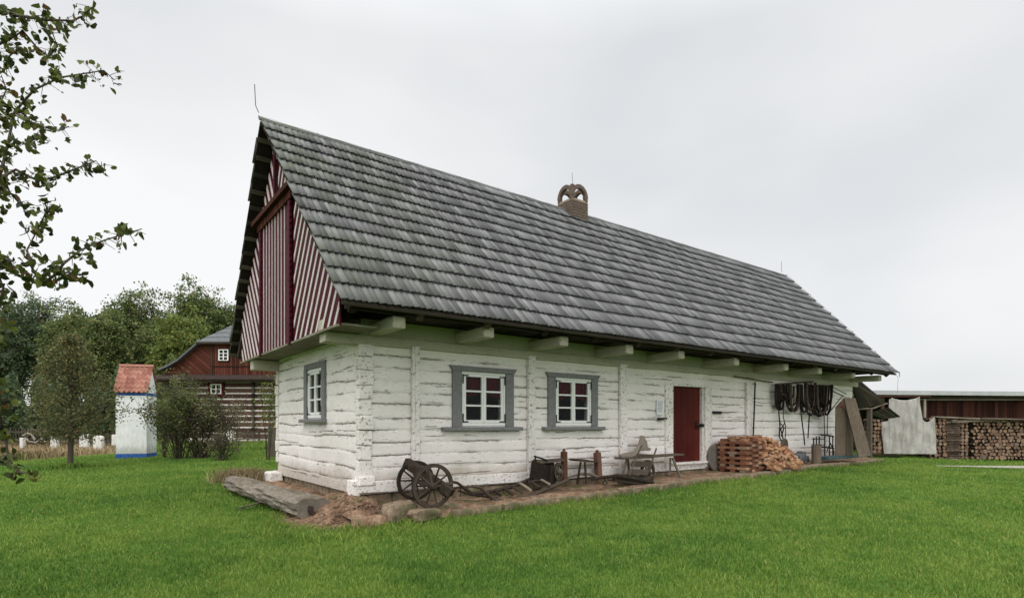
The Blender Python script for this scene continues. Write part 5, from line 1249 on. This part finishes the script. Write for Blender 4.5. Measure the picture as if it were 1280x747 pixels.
b=MB();q=random.Random(5);top=base+Vector((.05,0,3.7));b.tube([base-Vector((0,0,.1)),base+Vector((0,0,.1)),base+Vector((.02,0,1.0)),base+Vector((-.03,0,1.9)),base+Vector((.05,0,3.0)),top],[.12,.09,.075,.055,.03,.008],8,j=.05);b.build('trunk',X['bark'],t,smooth=True)
for i in range(34):
    h_=q.uniform(1.0,3.2);a=q.uniform(0,6.28);s0=base+Vector((0,0,h_));ln=cr[0]*(1.05-.22*abs(h_-1.4))*q.uniform(.7,1.);e=s0+Vector((math.cos(a)*ln,math.sin(a)*ln,q.uniform(.1,.9)))
    b=MB();m_=s0.lerp(e,.5)+Vector((0,0,.12));b.tube([s0,s0.lerp(m_,.5),m_,e],[.028,.022,.014,.004],5);b.build('limb',X['bark'],t)
b=MB()
n=900;a=rs.rand(n)*6.28;q=np.abs(rs.randn(n))*.25;x=base.x+np.cos(a)*q*1.5;y=base.y+np.sin(a)*q
tagp(blades('trunk_grass',x,y,.10+.15*rs.rand(n),.02+.01*rs.rand(n),X['grass_blades'],.8),kind='stuff',label='darker long grass around the apple tree foot',cat='grass')
# shrubs
def shrub(px,yt,yb,hwp,dd,mt,label,n,leaf,seed,stems=14,top=False):
    base=gd(px,dd);sc=dd/717;H=CZ+(530-yt)*sc-base.z;rw=hwp*sc;q=random.Random(seed)
    root=thing('shrub',tuple(base),label,'shrub');b=MB();tips=[]
    for i in range(stems):
        d=Vector((q.gauss(0,.6),q.gauss(0,.5),0));e=base+Vector((d.x*rw,d.y*rw,H*q.uniform(.6,1.)));m=base.lerp(e,.5)+Vector((d.x*rw*.2,d.y*rw*.2,.1));pts=[base+d*.15*rw-Vector((0,0,.1)),base.lerp(m,.5),m,m.lerp(e,.5),e];b.tube(pts,[.016,.014,.011,.008,.004],5);tips.append(pts)
        for _ in range(4):
            f=m.lerp(e,q.random());g_=f+Vector((q.gauss(0,.3)*rw,q.gauss(0,.3)*rw,q.uniform(-.1,.35)));b.tube([f,f.lerp(g_,.5)+Vector((0,0,.08)),g_],[.012,.009,.004],4);tips.append([m,f,f.lerp(g_,.5),g_,g_])
    b.build('stems',X['bark'],root)
    C=[];r_n=[]
    for i in range(n):
        T=tips[q.randrange(len(tips))];k=q.uniform(.3,3.99);i0=int(k);p=T[i0].lerp(T[min(i0+1,4)],k-i0);C.append((p.x+q.gauss(0,.13),p.y+q.gauss(0,.13),max(base.z+.05,p.z+q.gauss(0,.13))));r_n.append(min(1,max(0,.5+.3*math.sin(p.x*5+p.z*4)+q.gauss(0,.2))))
    leafquads('leaves',np.array(C),leaf,X[mt],root,np.array(r_n))
shrub(224,468,566,34,23.5,'leaf_shrub','tall loose green shrub right beside the white shrine',5200,.09,3,44)
shrub(250,497,566,36,24.,'leaf_brownish','broad brownish shrub in front of the red log house',7000,.08,4,56)
shrub(205,485,566,14,24.6,'leaf_light','slim yellow green shrub growing against the shrine wall',1500,.10,8,12)
shrub(278,545,566,14,22.5,'leaf_brownish','low brown shrub at the right foot of the big shrubs',1700,.07,5,16)
shrub(335,470,575,14,22.,'leaf_light','thin sapling with sparse pale leaves beside the cottage gable',650,.08,6,7)
n=1600;x=.35-.8+rs.randn(n)*.25-.25;y=5.9+rs.randn(n)*.35
tagp(blades('brown_tuft',x,y,.2+.25*rs.rand(n),.012+.008*rs.rand(n),X['dry_grass'],.9,rnd=.3+.5*rs.rand(n)),kind='stuff',label='brown dry grass tuft behind the hewn log',cat='grass')
# ------------------------------------------------ pear tree whose branches reach into the picture
base=gd(-260,4.4)
t=thing('pear_tree',tuple(base),'pear tree at the left edge whose leafy branches reach into the view','tree')
q=random.Random(77)
hub=atd(-170,330,4.2);hub2=atd(-150,120,4.1)
b=MB();b.tube([base-Vector((0,0,.2)),base+Vector((0,0,.8)),hub,hub2,atd(-130,-150,4.1)],[.13,.11,.09,.07,.03],10,j=.05);b.build('trunk',X['bark'],t,smooth=True)
BR=[([(-150,60),(-60,22),(0,13),(32,21),(60,25),(91,26),(104,20),(115,9)],3.6),
 ([(-160,330),(-60,290),(-12,262),(4,205),(12,170),(18,140),(43,112),(75,97),(105,92),(130,88),(143,100)],3.7),
 ([(-165,300),(-70,285),(-8,262),(4,220),(20,212),(48,226),(66,222),(82,216),(102,208),(120,201),(132,214)],3.5),
 ([(-170,350),(-80,310),(-10,318),(21,343),(51,356),(68,344),(80,329),(100,313),(122,303),(150,294),(177,286)],3.3),
 ([(51,355),(38,330),(34,312),(48,285),(59,262),(55,248)],3.32),
 ([(-150,120),(-70,80),(-20,70),(0,55),(20,45),(28,38)],3.8),
 ([(28,38),(45,58),(60,70),(72,58),(66,42),(60,32)],3.75),
 ([(-10,75),(5,88),(12,70),(25,60),(34,70)],3.7),
 ([(4,205),(-10,190),(-5,160),(0,130),(8,112),(2,95)],3.65),
 ([(18,140),(34,150),(52,158),(72,163),(86,158)],3.6),
 ([(12,170),(30,180),(48,172),(60,176)],3.65),
 ([(4,220),(12,240),(25,255),(40,256)],3.45),
 ([(-10,318),(-4,335),(4,360),(-4,385),(2,410),(12,438)],3.2),
 ([(21,343),(14,330),(2,322),(-12,326)],3.3),
 ([(68,344),(85,340),(100,344),(106,340)],3.3),
 ([(-170,420),(-60,470),(-20,500),(0,520),(8,548),(10,575),(24,588),(33,592)],3.1),
 ([(-60,470),(-20,470),(2,500),(14,512)],3.15),
 ([(-170,330),(-200,250),(-120,180),(-60,150),(-10,150),(8,146)],3.9),
 ([(-160,200),(-90,215),(-40,225),(-14,240)],3.8)]
LC=[];LR=[]
for bi,(lst,dep) in enumerate(BR):
    pts=[atd(x,y,dep+.10*math.sin(i*1.3+bi)) for i,(x,y) in enumerate(lst)];m_=len(pts)
    r0=.011 if lst[0][0]<-20 else .005
    b=MB();b.tube(pts,[r0*(1-i/m_)+.0018 for i in range(m_)],6,j=.08)
    for i in range(m_-1):
        if lst[i+1][0]<-40: continue
        seg=(pts[i+1]-pts[i]);Ls=seg.length
        for kk in range(max(3,int(Ls/.017))):
            s=pts[i].lerp(pts[i+1],q.random());dv=Vector((q.gauss(0,1),q.gauss(0,1),q.gauss(-.05,.8))).normalized()*q.uniform(.02,.085);e=s+dv;b.tube([s,s+dv*.5+Vector((0,0,.004)),e],[.0022,.0018,.0012],4,cap=False)
            for _ in range(q.randrange(1,4)):
                LC.append(tuple(e+Vector((q.gauss(0,.014),q.gauss(0,.014),q.gauss(-.008,.014)))));LR.append(q.random())
    b.build('branch',X['bark'],t)
LC=np.array(LC);leafquads('leaves',LC,.043,X['leaf_pear'],t,np.array(LR),droop=.5,fold=True)
n=2600;C=np.array(tuple(atd(-190,60,4.3)))+rs.randn(n,3)*np.array([.55,.55,.75]);d_=(C[:,0]-CX)*.5984+(C[:,1]-CY)*.8015;l_=(C[:,0]-CX)*.8015-(C[:,1]-CY)*.5984;k=(640+717*l_/np.maximum(d_,.2)<-25)&(d_>1);C=C[k]
leafquads('outer_leaves',C,.05,X['leaf_pear'],t,rs.rand(len(C)),droop=.4,fold=True)
